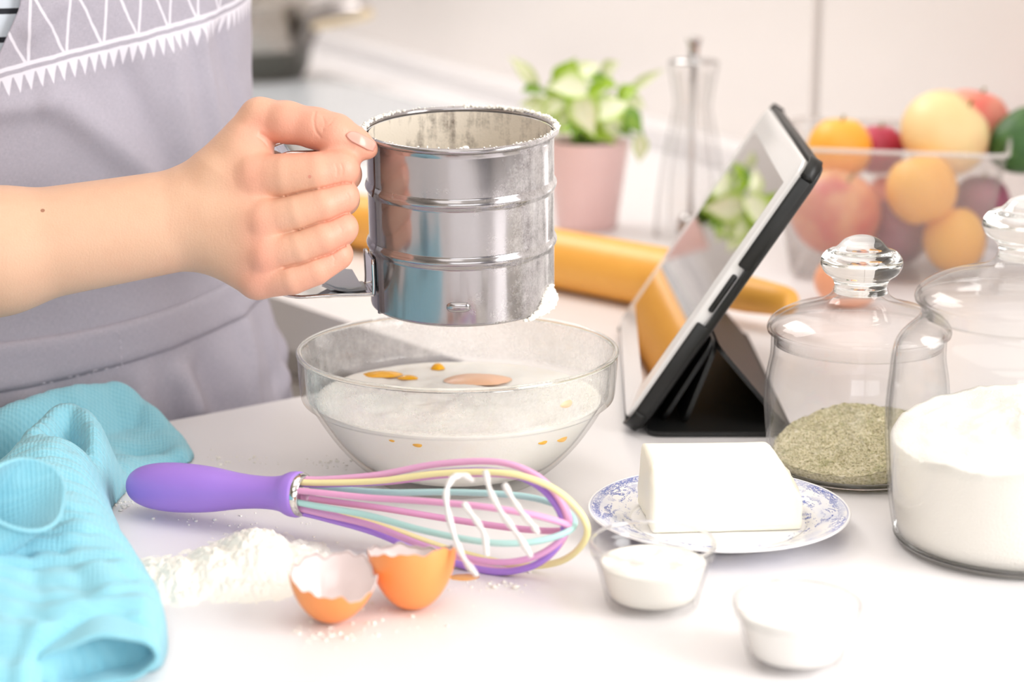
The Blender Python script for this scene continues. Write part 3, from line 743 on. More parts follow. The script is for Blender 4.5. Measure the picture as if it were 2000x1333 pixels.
# ------------------------------------------------------------------ tablet on its folding case
tb0 = Vector((.0650, 1.163, .0076)); e1 = Vector((.009, .245, 0)).normalized(); lean = R_(56.7)
e2 = (Vector((math.cos(lean), 0, 0)) - e1*e1.x*math.cos(lean) + Vector((0, 0, math.sin(lean)))).normalized(); nn_ = e1.cross(e2).normalized()
if nn_.x > 0: nn_ = -nn_
TM = Matrix((e1, e2, nn_)).transposed().to_4x4(); TM.translation = tb0 - nn_*0
tab = thing('tablet_computer', 'white-framed tablet leaning in a black folding case', 'tablet', matrix=TM)
TL, TH = .257, .1885
def rrect(x0, x1, y0, y1, r, n=6):
    out = []
    for cx, cy, a0 in ((x1-r, y0+r, -90), (x1-r, y1-r, 0), (x0+r, y1-r, 90), (x0+r, y0+r, 180)):
        for k in range(n+1):
            a = R_(a0 + 90*k/n); out.append((cx+r*math.cos(a), cy+r*math.sin(a)))
    return out
def slab(poly, rows):
    """stack of shrunk outlines: rows of (inset, z)"""
    cx = sum(p[0] for p in poly)/len(poly); cy_ = sum(p[1] for p in poly)/len(poly); n = len(poly); v, f = [], []
    hx_ = max(p[0] for p in poly)-cx; hy_ = max(p[1] for p in poly)-cy_
    for ins, z in rows:
        for x, y in poly: v.append((cx+(x-cx)*(hx_-ins)/hx_, cy_+(y-cy_)*(hy_-ins)/hy_, z))
    for i in range(len(rows)-1):
        for k in range(n): f.append((i*n+k, i*n+(k+1) % n, (i+1)*n+(k+1) % n, (i+1)*n+k))
    f.append(tuple(range(n-1, -1, -1))); f.append(tuple((len(rows)-1)*n+k for k in range(n)))
    return v, f
ol = rrect(0.002, TL-.002, .003, TH-.002, .010)
obj('tablet_body', slab(ol, [(.004, -.0100), (.0012, -.0085), (0, -.006), (0, -.0012), (.0008, -.0002), (.0016, 0)]), plain('white_tablet_frame', '#f3f2f1', .16), tab, angle=40)
M_scr = Mat('dark_glossy_screen'); b_ = M_scr.bsdf('#c9c5c4', .015, 1.0); M_scr = M_scr.done(b_)
SCR = (.0210, TL-.0210, .0225, TH-.0200)
obj('screen', ([(SCR[0], SCR[2], .0001), (SCR[1], SCR[2], .0001), (SCR[1], SCR[3], .0001), (SCR[0], SCR[3], .0001)], [(0, 1, 2, 3)]), M_scr, tab, smooth=False, label='glossy switched-off screen that mirrors the plant and rolling pin')
case = obj('case', slab(rrect(-.0012, TL+.0012, -.0005, TH+.0012, .0125), [(.0045, -.0132), (.0012, -.0124), (0, -.0108), (0, -.0080), (.001, -.0078)]), M_black, tab, angle=40, label='black back shell')
# case walls along the edges, left open by the rocker switch
def wall_seg(x0, x1, y0, y1, z1=-.0022): return rbox(x0, x1, y0, y1, -.0100, z1, .0010, 2)
near = [(.010, .40*TH), (.615*TH, TH-.010)]
for ya, yb in near: obj('case_rim', wall_seg(-.0016, .0016, ya, yb), M_black, case)
obj('case_rim', wall_seg(TL-.0016, TL+.0016, .010, TH-.010), M_black, case)
obj('case_rim', wall_seg(.010, TL-.010, TH-.0020, TH+.0016), M_black, case)
obj('case_rim', wall_seg(.010, TL-.010, -.0004, .0028), M_black, case)
for cx, cy_, a0 in ((.0105, .0110, 180), (.0105, TH-.0100, 90), (TL-.0105, TH-.0100, 0), (TL-.0105, .0110, 270)):
    arc = [(cx+.0117*math.cos(R_(a0+90*k/8)), cy_+.0117*math.sin(R_(a0+90*k/8)), -.006) for k in range(9)]
    obj('case_corner', strip(arc, (0, 0, 1), .0080, .0024), M_black, case)
obj('rocker_switch', rbox(-.0004, .003, .445*TH, .585*TH, -.0066, -.0032, .0012, 2), M_black, tab, label='black slot switch in the open part of the near edge')
# folded cover: three flaps standing as a tent behind, plus the one on the table (built in place, given in world units)
TI = TM.inverted()
M_cover = plain('black_soft_cover', '#121313', .5, bscale=1200, bstr=.15)
def flap(name, a, b, y0, y1, th=.0026, rad=.008):
    a, b = Vector(a), Vector(b); L_ = (b-a).length; d = (b-a).normalized()
    pl = rrect(0, y1-y0, 0, L_, min(rad, L_*.3), 5)
    nrm = Vector((0, 1, 0)).cross(d).normalized()
    v = []
    for o_ in (-th/2, th/2):
        for s, t_ in pl: v.append(tuple(TI @ (Vector((a.x, y0+s, a.z)) + d*t_ + nrm*o_)))
    n = len(pl)
    f = [tuple(range(n-1, -1, -1)), tuple(range(n, 2*n))] + [(i, (i+1) % n, n+(i+1) % n, n+i) for i in range(n)]
    return obj(name, (v, f), M_cover, tab, angle=40)
apex = (.1205, 0, .0505)
flap('cover_flap', (.1025, 0, .0030), apex, 1.175, 1.405)
flap('cover_flap', (.1625, 0, .0030), (apex[0]+.001, 0, apex[2]+.001), 1.170, 1.412)
flap('cover_flap', (.0800, 0, .0022), (.1660, 0, .0022), 1.158, 1.412)
flap('cover_flap', (.0900, 0, .0035), (.1200, 0, .0530), 1.180, 1.400)

# ------------------------------------------------------------------ rolling pin
pa, pb = Vector((-.165, 1.770, .0235)), Vector((.128, 1.486, .0235))
pd = (pb-pa).normalized()
pin = thing('rolling_pin', 'honey-coloured wooden rolling pin lying behind the tablet and sifter', 'rolling pin', (pa+pb)/2 - Vector((0, 0, .0235)))
PM = pd.to_track_quat('Z', 'Y').to_matrix().to_4x4(); PM.translation = Vector((0, 0, .0235)); HL = (pb-pa).length/2
def wood_mat(name, c1_, c2_):
    m = Mat(name); a = m.noise(1, 4, .6, m.coord(scale=(90, 90, 90))); w = m.noise(3, 4, .6, m.coord(scale=(6, 6, 60)), 1)
    return m.done(m.bsdf(m.mix(m.M('ADD', m.M('MULTIPLY', a, .35), m.M('MULTIPLY', w, .55)), c1_, c2_), .4))
M_wood = wood_mat('honey_wood', '#fabd58', '#eda03a')
obj('barrel', xform(lathe([(0, -HL), (.0205, -HL), (.0228, -HL+.0025), (.0233, -HL+.01), (.0233, HL-.01), (.0228, HL-.0025), (.0205, HL), (0, HL)], 48), PM), M_wood, pin, angle=50)
for sg in (-1, 1):
    hpz = [(0, HL), (.0085, HL), (.0085, HL+.006), (.0100, HL+.012), (.0128, HL+.030), (.0135, HL+.055), (.0118, HL+.080), (.0105, HL+.092), (.0075, HL+.099), (0, HL+.101)]
    obj('handle', xform(lathe([(r, z*sg) for r, z in [tuple(q) for q in cr(hpz, 4)]], 32), PM @ Matrix.Translation((0, 0, 0))), M_wood, pin)

# ------------------------------------------------------------------ egg behind the pin
ep = P(1612, 560, .021)
m_ = Mat('brown_egg'); M_egg = m_.done(m_.bsdf(m_.mix(m_.noise(90, 3), '#f5b795', '#eea67f'), .45))
ev = lathe([(.0208*math.sin(t)*(1-.06*math.cos(t)), -.0265*math.cos(t)) for t in [math.pi*k/24 for k in range(25)]], 40)
eg = obj('brown_egg', xform(ev, Matrix.Translation((0, 0, .0206)) @ Matrix.Rotation(R_(86), 4, (.6, .8, 0))), M_egg); eg.location = (.252, 1.505, 0)
tag(eg, 'whole brown egg lying beside the end of the rolling pin', 'egg')

# ------------------------------------------------------------------ clear fruit box and fruit
fb = thing('fruit_box', 'clear square plastic box heaped with fruit against the tiled wall', 'box', (.3110, 1.660, 0), R_(-14))
FBI = Matrix.Translation((.3110, 1.660, 0)) @ Matrix.Rotation(R_(-14), 4, 'Z')
M_box = thin_glass('clear_plastic', .75, .96, film=lambda m: m.M('ADD', .07, m.M('MULTIPLY', m.noise(12, 2), .08)), rough=.06)
hb_, ht_, H_ = .074, .0915, .108
def ring_sq(h, z, r): return [(x, y, z) for x, y in rrect(-h, h, -h, h, r, 5)]
rows = [ring_sq(hb_-.004, .0015, .010), ring_sq(hb_, .004, .012), ring_sq(ht_, H_, .012)]
n_ = len(rows[0]); v = sum(rows, []); f = [(i*n_+k, i*n_+(k+1) % n_, (i+1)*n_+(k+1) % n_, (i+1)*n_+k) for i in range(2) for k in range(n_)] + [tuple(range(n_-1, -1, -1))]
obj('wall', (v, f), M_box, fb, angle=30)
v2 = [(x*.982, y*.982, z+.0015) for x, y, z in v]; obj('lining', (v2, f), M_box, fb, angle=30)
obj('rim', tube(ring_sq(ht_+.0005, H_, .012), .0018, 8, closed=True), plain('plastic_rim', '#f0ebe8', .15, Alpha=.55), fb, label='pale moulded rim')
def fruit_mat(name, ca, cb, cc=None, sc=14, rough=.45):
    m = Mat(name); a = m.noise(sc, 3, .55); col = m.mix(m.M('MULTIPLY', m.M('SUBTRACT', a, .38), 3.2, clamp=True), ca, cb)
    if cc: col = m.mix(m.M('MULTIPLY', m.M('SUBTRACT', m.noise(sc*1.7, 2, .5, m.coord(loc=(3, 1, 2))), .5), 4, clamp=True), col, cc)
    return m.done(m.bsdf(col, rough, Normal=m.bump(m.noise(300, 2), .08, .0005)))
def fruit(name, label, cat, px, py, y, r, mat, sq=1.0, crease=.0, tilt=(0, 0, 0), stem=False):
    p = PY(px, py, y); pr = []
    for k in range(25):
        t = math.pi*k/24; rr = r*math.sin(t); zz = -r*sq*math.cos(t); dip = .22*r*math.exp(-(t-math.pi)**2/.10) + .14*r*math.exp(-t**2/.08)
        pr.append((rr, zz - .22*r*math.exp(-(t-math.pi)**2/.10) + .14*r*math.exp(-t**2/.08)) if crease >= 0 else (rr*(1-.14*math.cos(t)), zz*1.25))
    vv, ff = lathe(pr, 40)
    if crease > 0: vv = [(x*(1-crease*math.exp(-(math.atan2(y_, x)/.22)**2)), y_*(1-crease*math.exp(-(math.atan2(y_, x)/.22)**2)), z) for x, y_, z in vv]
    t = thing(name, label, cat, p); t.rotation_euler = tilt
    obj('flesh', (vv, ff), mat, t)
    if stem or crease >= 0:
        obj('stem', tube([(0, 0, r*sq*.72), (.001, 0, r*sq*.85), (.003, .001, r*sq*1.02)], [.0016, .0012, .0014], 7), plain('fruit_stem', '#8a7a3c', .7), t)
    else:
        obj('stem', tube([(0, 0, r*1.24*sq), (.001, 0, r*1.32*sq)], .0022, 7), plain('fruit_stem', '#6b5a35', .7), t)
FM = dict(peach=fruit_mat('peach_skin', '#f2c48d', '#d7665f', '#c94a54'), plum=fruit_mat('plum_skin', '#8e4660', '#b0647c', '#7a3b55'), orange=fruit_mat('apricot_skin', '#ffc04a', '#ffb03e', None, 9),
          pear=fruit_mat('pale_peach_skin', '#ffe7ae', '#ffd08f', '#f6a27a', 10), red=fruit_mat('red_nectarine_skin', '#f0655a', '#e8877a', '#f7b69a'), dred=fruit_mat('dark_red_skin', '#c23a55', '#a92f4a'), green=fruit_mat('avocado_skin', '#3f6b33', '#2f5528', '#56803f', 40, .5))
fruit('peach', 'big blushing red peach low at the left side of the fruit box', 'peach', 1632, 415, 1.629, .0365, FM['peach'], .96, .05, (.3, .2, .4))
fruit('apricot', 'yellow-orange apricot at the back left rim of the box, above the red peach', 'apricot', 1640, 290, 1.665, .0265, FM['orange'], 1.0, .03)
fruit('plum', 'dark red plum top peeping over the rim between apricot and pale peach', 'plum', 1716, 292, 1.690, .0215, FM['dred'], 1.0, .02)
fruit('peach', 'pale yellow peach highest of the heap, above the box rim', 'peach', 1845, 260, 1.655, .0370, FM['pear'], .92, .05, (.2, -.7, 2.6))
fruit('nectarine', 'pinkish red nectarine behind the pale peach, against the wall', 'nectarine', 1900, 240, 1.712, .031, FM['red'], .95, .04, (0, .2, 0))
fruit('avocado', 'dark green avocado at the right end of the fruit heap', 'avocado', 2004, 276, 1.662, .0270, FM['green'], 1.0, -1, (0, R_(70), .3))
fruit('apricot', 'large golden apricot pressed against the middle of the box front', 'apricot', 1800, 370, 1.611, .0282, FM['orange'], 1.03, .03, (-.35, .1, 1))
fruit('apricot', 'orange apricot lowest in the box, right of the middle', 'apricot', 1864, 468, 1.612, .0250, FM['orange'], 1.08, .03, (0, .3, 2))
fruit('plum', 'purple plum low in the middle of the box under the golden apricot', 'plum', 1752, 452, 1.655, .0265, FM['plum'], 1.1, .03)
fruit('plum', 'mauve plum inside the right corner of the box', 'plum', 1916, 396, 1.665, .0240, FM['plum'], 1.0, .03)
fruit('nectarine', 'small pink nectarine in the middle of the box behind the golden apricot', 'nectarine', 1738, 385, 1.690, .0195, FM['red'], 1.0, .03)

# ------------------------------------------------------------------ potted plant
pt = P(1146, 452, 0); pty = 1.835; ptx = PY(1146, 452, pty).x
plant = thing('potted_plant', 'leafy variegated green plant in a pale pink pot', 'plant', (ptx, pty, 0))
m_ = Mat('pale_pink_glaze'); M_pink = m_.done(m_.bsdf(m_.mix(m_.noise(18, 3), '#eccfcd', '#e3bdbb'), .3))
PH, PRt, PRb = .0800, .0375, .0275
obj('pot', lathe([(0, .001), (PRb-.002, 0), (PRb, .002), (PRt-.0006, PH-.008), (PRt, PH-.006), (PRt+.0003, PH), (PRt-.002, PH+.0005), (PRt-.0034, PH-.002), (PRt-.005, PH-.014)], 56), M_pink, plant, angle=50)
sv = []
for i in range(14):
    for j in range(40):
        a = 2*math.pi*j/40; r = (PRt-.0042)*i/13; x, y = r*math.cos(a), r*math.sin(a); sv.append((x, y, PH-.006 + .003*nz(x, y, 0, 150)))
obj('soil', (sv, grid_faces(14, 40, False, True)), plain('dark_soil', '#332a1c', .95, bscale=400, bstr=1, bdist=.002), plant, kind='stuff')
def leaf_mat(name, g, w, amt):
    m = Mat(name); sp = m.n('ShaderNodeSeparateXYZ'); tc = m.n('ShaderNodeTexCoord'); m.link(tc.outputs['UV'], sp.inputs[0]); X, Y = sp.outputs[0], sp.outputs[1]
    mid = m.M('ABSOLUTE', m.M('SUBTRACT', X, .5)); nzv = m.noise(6, 3, .6, tc.outputs['UV'])
    f = m.M('MULTIPLY', m.M('SUBTRACT', m.M('ADD', amt, m.M('MULTIPLY', nzv, .3)), m.M('MULTIPLY', mid, 1.6)), 3.0, clamp=True)
    return m.done(m.bsdf(m.mix(f, g, w), .42, Transmission_Weight=0.0, Subsurface_Weight=.1, Subsurface_Radius=(.004, .006, .002), Subsurface_Scale=.3))
LM = [leaf_mat('bright_green_leaf', '#9cc12f', '#bfd65a', .12), leaf_mat('white_hearted_leaf', '#b2cf5c', '#edf2d2', .55), leaf_mat('deep_green_leaf', '#6f9a2a', '#93b440', .2), leaf_mat('pale_leaf', '#c3d57e', '#eef1cf', .5)]
def leaf_mesh(k, mat):
    nu, nv = 13, 9; v, uv = [], []
    fold = (.35, .15, .5, .25)[k]; curl = (.25, .5, .15, .7)[k]
    for i in range(nu):
        t = i/(nu-1); w = .36*(math.sin(math.pi*min(1, t*.9+.12))**.8)*(1-t**3)*(1.0 if t > .08 else .6+5*t)
        for j in range(nv):
            s = (j/(nv-1)-.5)*2; back = -.12*abs(s)*(1-t)**4
            v.append((s*w, t+back, fold*abs(s)*w - curl*t*t*.5)); uv.append((j/(nv-1), t))
    me = mesh_of('leaf', (v, grid_faces(nu, nv))); ul = me.uv_layers.new(name='uv')
    for lp in me.loops: ul.data[lp.index].uv = uv[lp.vertex_index]
    me.materials.append(mat); me.polygons.foreach_set('use_smooth', [True]*len(me.polygons)); return me
leafm = [[leaf_mesh(k, LM[q]) for k in range(4)] for q in range(4)]
rl = random.Random(21)
# tip/base places: (base px, base py, tip px, tip py, depth offset, size, colour)
LV = [(1100, 168, 1120, 118, -.01, .040, 0), (1080, 190, 1106, 140, .0, .030, 0), (1140, 178, 1072, 168, -.025, .050, 1), (1135, 195, 1150, 255, -.03, .046, 1), (1150, 190, 1182, 168, -.02, .030, 0),
      (1165, 225, 1222, 190, -.03, .048, 1), (1180, 232, 1208, 262, -.03, .036, 1), (1150, 228, 1195, 272, -.025, .040, 0), (1120, 225, 1088, 262, -.02, .036, 3), (1100, 205, 1040, 212, -.01, .036, 3), (1085, 212, 1055, 250, -.01, .030, 3),
      (1045, 165, 1000, 106, .012, .022, 3), (1052, 175, 1018, 176, 0, .020, 2), (1185, 158, 1152, 148, .012, .024, 2), (1200, 165, 1168, 172, .005, .022, 0),
      (1212, 222, 1256, 246, -.02, .036, 2), (1205, 235, 1232, 262, -.02, .030, 2), (1248, 268, 1256, 320, -.015, .026, 3), (1235, 176, 1300, 132, .010, .016, 3), (1130, 150, 1160, 118, .02, .032, 3), (1180, 150, 1205, 118, .02, .030, 3),
      (1215, 190, 1262, 205, .01, .026, 3), (1065, 215, 1012, 200, .01, .030, 3), (1135, 232, 1120, 262, -.03, .024, 2), (1100, 195, 1130, 215, .0, .030, 0), (1210, 190, 1240, 165, .0, .028, 0), (1090, 235, 1110, 262, -.02, .024, 0)]
Mstem = plain('green_stem', '#93b648', .5)
PO = Vector((ptx, pty, 0))
for k, (bx, by, tx, ty, dy, size, cm) in enumerate(LV):
    b = PY(bx, by, pty+dy+rl.uniform(-.006, .006)) - PO; t = PY(tx, ty, pty+dy-.012+rl.uniform(-.012, .012)) - PO
    if b.z < PH + .008 and k != 17: b.z = max(b.z, PH + .008)
    ydir = (t-b).normalized(); up = Vector((rl.uniform(-.5, .5), -.75, .75)); zdir = (up - ydir*up.dot(ydir)).normalized(); xdir = ydir.cross(zdir)
    o = bpy.data.objects.new('leaf', leafm[cm][k % 4]); C.objects.link(o); o.parent = plant
    ln = max((t-b).length, .018)
    o.matrix_local = Matrix.Translation(b) @ Matrix((xdir, ydir, zdir)).transposed().to_4x4() @ Matrix.Diagonal((size*1.0, max(ln, size*.7), size, 1))
    root = Vector((rl.uniform(-.010, .010), rl.uniform(-.010, .010), PH-.008)); mid = root.lerp(b, .5) + Vector((0, 0, .010))
    obj('stem', tube(cr([root, mid, b], 5), .0011, 6), Mstem, plant)
for px_, s_ in ((1125, .0045), (1160, .005), (1145, .0045)):
    bs = PY(px_, 280, pty-.01) - PO
    obj('stalk', tube(cr([(bs.x, bs.y, PH-.01), (bs.x*1.1, bs.y, PH+.012), (bs.x*1.5, bs.y-.002, PH+.032)], 5), [s_*.7]*6+[s_*.5]*5, 8), plain('stalk_green', '#6f9334', .5), plant)

# ------------------------------------------------------------------ acrylic pepper mill
my = 1.80; mx_ = PY(1340, 470, my).x + .0035
mill = thing('pepper_mill', 'tall clear acrylic pepper mill with a steel top knob', 'mill', (mx_, my, 0))
mp = [(0, .0), (.0300, 0), (.0318, .002), (.0318, .010), (.0302, .032), (.0268, .060), (.0225, .085), (.0180, .106), (.0165, .116), (.0175, .126), (.0205, .143), (.0218, .151), (.0205, .1545), (0, .1550)]
M_acr = thin_glass('clear_acrylic', .22, .975)
obj('body', lathe([tuple(p) for p in cr(mp, 4)], 56), M_acr, mill)
obj('chamber', lathe([(.0200, .006), (.0195, .05), (.0135, .10), (.0120, .118), (.0150, .145)], 40), M_acr, mill, label='inner wall of the pepper chamber')
obj('rod', tube([(0, 0, .004), (0, 0, .154)], .0026, 12), plain('brushed_rod', '#d9d6d5', .4, .6), mill)
obj('top_plate', lathe([(.0205, .1535), (.0207, .1555), (0, .1560)], 40), M_steel, mill)
obj('knob', lathe([tuple(p) for p in cr([(.0050, .156), (.0044, .160), (.0050, .168), (.0068, .172), (.0066, .175), (0, .1762)], 4)], 28), M_steel, mill)
obj('grinder', lathe([(.012, .002), (.012, .010), (.008, .018), (0, .018)], 24), M_steel, mill)

# ------------------------------------------------------------------ saucepan and hob on the far leg
hobc = P(640, 196, 0); hob = thing('hob', 'pale blue-grey glass hob set in the far worktop under the saucepan', 'hob', (0, 0, 0))
hq = [P(470, 285), P(505, 150), P(690, 158), P(905, 232), P(780, 330), P(560, 300)]
g0 = P(690, 170); hs = [g0 + E2*.36 - N2*.52, g0 + E2*.36 - N2*.03, g0 - E2*.30 - N2*.03, g0 - E2*.30 - N2*.52]
hs = [P(300, 170), P(640, 152), P(935, 235), P(700, 320)]
obj('glass_top', prism([(p.x, p.y) for p in hs], .0008, .0045), plain('grey_hob_glass', '#c9cdd2', .18), hob, smooth=False)
pc = P(468, 150, .0045); pc.z = 0
pan = thing('saucepan', 'steel saucepan with a dark base and long handle on the hob', 'saucepan', (pc.x, pc.y, .0045))
PR = .108
obj('body', lathe([tuple(p) for p in cr([(0, 0), (PR*.80, 0), (PR*.86, .003), (PR*.93, .02), (PR*.985, .05), (PR, .075), (PR, .105), (PR*1.02, .108)], 4)] + [(PR*.985, .107), (PR*.98, .05), (PR*.84, .006), (0, .005)], 64), plain('pan_steel', '#a8a49e', .22, 1), pan, angle=50)
obj('base', lathe([(PR*.84, .0005), (PR*.90, .006), (PR*.955, .018), (PR*.99, .042), (PR*.992, .0425)], 64), plain('dark_pan_base', '#55544e', .35, .4), pan, label='dark lower band of the pan')
lidp = obj('lid', lathe([tuple(p) for p in cr([(PR*1.02, .1085), (PR*1.0, .112), (PR*.7, .124), (PR*.3, .131), (0, .132)], 5)], 64), plain('lid_steel', '#c0bab2', .2, 1), pan)
obj('lid_knob', lathe([(.006, .13), (.006, .14), (.014, .145), (.014, .152), (0, .155)], 24), M_black, lidp)
pA = Vector((.098, -.045, .085)); 
obj('handle_bracket', tube(cr([(.093, -.044, .052), (.104, -.050, .062), (.112, -.055, .082), (.118, -.058, .094)], 4), [.013]*13, 10, flat=1.5), plain('bracket_grey', '#857f7b', .3, .8), pan, label='dark grey bracket where the handle joins')
obj('handle', tube(cr([(.110, -.054, .088), (.140, -.066, .099), (.170, -.078, .104), (.196, -.09, .106)], 5), [.009, .0095, .010, .0105, .011, .011]+[.0115]*5+[.011, .0105, .010, .009, .007], 12, flat=1.7), plain('handle_steel', '#b9b2b0', .2, 1), pan)
obj('handle_grip', tube(cr([(.118, -.060, .080), (.150, -.073, .087), (.180, -.085, .094), (.200, -.094, .100)], 5), .007, 12, flat=1.8), plain('cream_handle', '#ead7b4', .5), pan, label='cream underside of the handle')

# ------------------------------------------------------------------ the person: one continuous body from a smooth distance field
D0 = 1.080
def HP(px, py, w): return PD(px, py, D0 + w/1000)
TC = Vector((-.300, 1.281, 0))                        # axis of the torso; faces the near worktop
def ta(z): return float(np.interp(z, [-.5, -.33, -.12, .0, .08, .2, .30, .40, .45], [.150, .178, .166, .150, .142, .138, .142, .147, .10]))
def tb(z): return float(np.interp(z, [-.5, -.33, -.12, .0, .08, .2, .30, .40, .45], [.115, .130, .118, .106, .100, .100, .105, .092, .06]))
prims = []      # (group, kind, data, k)
def cone(g, a, b, ra, rb, k): prims.append((g, np.array(a), np.array(b), ra, rb, k))
mm = .001
# forearm: two bones side by side, elbow out of the picture
EL = HP(-470, 560, -8)
for (xa, ya, wa, ra), (xb, yb, wb, rb) in ((((392, 398, 2, 19.5)), (-10, 477, -6, 24.2)), ((400, 446, -2, 19.5), (-10, 505, -6, 24.6)), ((392, 425, 0, 20), (-10, 491, -8, 27))):
    cone('palm', HP(xa, ya, wa), HP(xb, yb, wb), ra*mm, rb*mm, 10*mm)
    cone('palm', HP(xb, yb, wb), EL, rb*mm, 36*mm, 16*mm)
SR = Vector((TC.x, TC.y, .40)) - U*.150; SLf = Vector((TC.x, TC.y, .40)) + U*.150
cone('palm', EL, SR, .037, .048, .02)
# back of the hand
MC = {'index': (500, 350, -15, 12.6), 'middle': (516, 432, -21, 11.6), 'ring': (520, 496, -20, 11.0), 'pinky': (503, 545, -14, 10.6)}
WR = {'index': (388, 392, 0, 18), 'middle': (392, 420, -3, 19), 'ring': (396, 440, -2, 19), 'pinky': (402, 456, 0, 17.5)}
for q in MC:
    a, b = WR[q], MC[q]; cone('palm', HP(*a[:3]), HP(*b[:3]), a[3]*mm, b[3]*mm, 9*mm)
cone('palm', HP(420, 420, 8), HP(505, 480, 6), 17*mm, 14*mm, 9*mm)         # heel of the palm behind
cone('palm', HP(402, 385, 2), HP(508, 231, -5), 17*mm, 10.2*mm, 9*mm)       # thumb metacarpal
cone('palm', HP(440, 345, -4), HP(486, 285, -4), 17*mm, 12.0*mm, 8*mm)      # web
cone('palm', HP(478, 300, -8), HP(500, 335, -10), 11*mm, 11*mm, 7*mm)
fing = {
 'index': [(500, 350, -15.5, 12.4), (560, 345, -20, 12.0), (620, 339, -22.5, 11.2), (664, 331, -20, 10.2), (672, 341, 1, 9.4), (628, 352, 17, 8.6)],
 'middle': [(516, 432, -22, 10.4), (580, 416, -25.5, 9.3), (630, 400, -25.5, 9.0), (668, 384, -20, 9.0), (670, 390, 1, 8.8), (625, 404, 17, 8.3)],
 'ring': [(520, 497, -21, 10.0), (585, 482, -24, 9.1), (630, 464, -24, 8.9), (667, 446, -19, 8.8), (665, 452, 1, 8.5), (620, 462, 15, 8.1)],
 'pinky': [(503, 545, -14, 10.4), (570, 541, -19, 9.3), (615, 525, -19.5, 8.8), (658, 497, -16, 8.4), (656, 500, 1, 7.8), (615, 508, 13, 7.3)]}
for q, ch in fing.items():
    for a, b in zip(ch, ch[1:]): cone('f_'+q, HP(*a[:3]), HP(*b[:3]), a[3]*mm, b[3]*mm, .6*mm)
th_ = [(508, 232, -5, 10.6), (560, 239, -9, 10.7), (618, 251, -12, 10.4), (655, 264, -13.5, 10.8), (694, 283, -13, 8.8), (719, 291, -12, 5.2)]
for a, b in zip(th_, th_[1:]): cone('thumb', HP(*a[:3]), HP(*b[:3]), a[3]*mm, b[3]*mm, 3*mm)
# rest of the body
cone('body', SR, SLf, .050, .050, .03)
neck = Vector((TC.x, TC.y, .42)); head = neck + Vector((.02, -.03, .21))
cone('body', neck, neck + Vector((.008, -.012, .12)), .052, .048, .03)
cone('body', head + Vector((0, 0, .03)), head + F_*.025 + Vector((0, 0, -.045)), .084, .058, .02)
cone('body', head + F_*.088 + Vector((0, 0, .005)), head + F_*.102 + Vector((0, 0, -.022)), .008, .012, .01)
for s in (-1, 1): cone('body', head + U*s*.082 + Vector((0, 0, .01)), head + U*s*.086 + Vector((0, 0, -.03)), .012, .009, .01)
le = TC + U*.10 - F_*.16 + Vector((0, 0, .13)); lh = TC - U*.02 - F_*.145 + Vector((0, 0, .0))
cone('body', SLf, le, .046, .037, .02); cone('body', le, lh, .036, .026, .02); cone('body', lh, lh - U*.07 + Vector((0, 0, -.02)), .026, .018, .02)
for s in (-1, 1):
    hip = TC + U*s*.085 + Vector((0, 0, -.36)); knee = TC + U*s*.09 + F_*.01 + Vector((0, 0, -.56)); ank = TC + U*s*.09 - F_*.02 + Vector((0, 0, -.83))
    cone('body', hip, knee, .085, .058, .04); cone('body', knee, ank, .057, .038, .03); cone('body', ank + Vector((0, 0, -.03)), ank + F_*.13 + Vector((0, 0, -.045)), .040, .026, .02)

hand_pts = [HP(*a[:3]) for ch in list(fing.values()) + [th_] for a in ch] + [HP(*a[:3]) for a in MC.values()] + [HP(375, 420, 0)]
lo = [min(p[i] for p in hand_pts) - .024 for i in range(3)]; hi = [max(p[i] for p in hand_pts) + .022 for i in range(3)]
def axis_(segs):
    out = []
    for a, b, st in segs:
        n = max(1, int(round((b-a)/st))); out += list(a + (b-a)*np.arange(n)/n)
    return np.array(out + [segs[-1][1]])
FS = .00066
xs = axis_([(-.60, -.31, .010), (-.31, lo[0], .0026), (lo[0], hi[0], FS), (hi[0], .02, .010)])
ys = axis_([(.93, lo[1]-.02, .008), (lo[1]-.02, lo[1], .003), (lo[1], hi[1], FS), (hi[1], hi[1]+.02, .003), (hi[1]+.02, 1.58, .010)])
zs = axis_([(-.93, -.02, .012), (-.02, lo[2], .0026), (lo[2], hi[2], FS), (hi[2], hi[2]+.03, .003), (hi[2]+.03, .80, .010)])
shape = (len(xs), len(ys), len(zs)); BIG = .05
def prim_field(pr, acc, kmul=1):
    g, a, b, ra, rb, k = pr
    pad = max(ra, rb) + 3*k + .014
    sl = []
    for i, ax in enumerate((xs, ys, zs)):
        l, h = min(a[i], b[i]) - pad, max(a[i], b[i]) + pad
        sl.append(slice(max(0, np.searchsorted(ax, l)-1), min(len(ax), np.searchsorted(ax, h)+1)))
    X = xs[sl[0]][:, None, None].astype(np.float32); Y = ys[sl[1]][None, :, None].astype(np.float32); Z = zs[sl[2]][None, None, :].astype(np.float32)
    d = b - a; L2 = float(d @ d) + 1e-12
    t = np.clip(((X-a[0])*d[0] + (Y-a[1])*d[1] + (Z-a[2])*d[2])/L2, 0, 1)
    dist = np.sqrt((X-a[0]-t*d[0])**2 + (Y-a[1]-t*d[1])**2 + (Z-a[2]-t*d[2])**2) - (ra + (rb-ra)*t)
    dist = np.minimum(dist, BIG).astype(np.float32)
    A = acc[tuple(sl)]
    h = np.maximum(k - np.abs(A - dist), 0)/k
    acc[tuple(sl)] = np.minimum(A, dist) - h*h*k*.25
def field(groups):
    acc = np.full(shape, BIG, np.float32)
    for pr in prims:
        if pr[0] in groups: prim_field(pr, acc)
    return acc
def smin(A, B, k):
    h = np.maximum(k - np.abs(A-B), 0)/k; return np.minimum(A, B) - h*h*k*.25
FLD = field(['palm', 'body'])
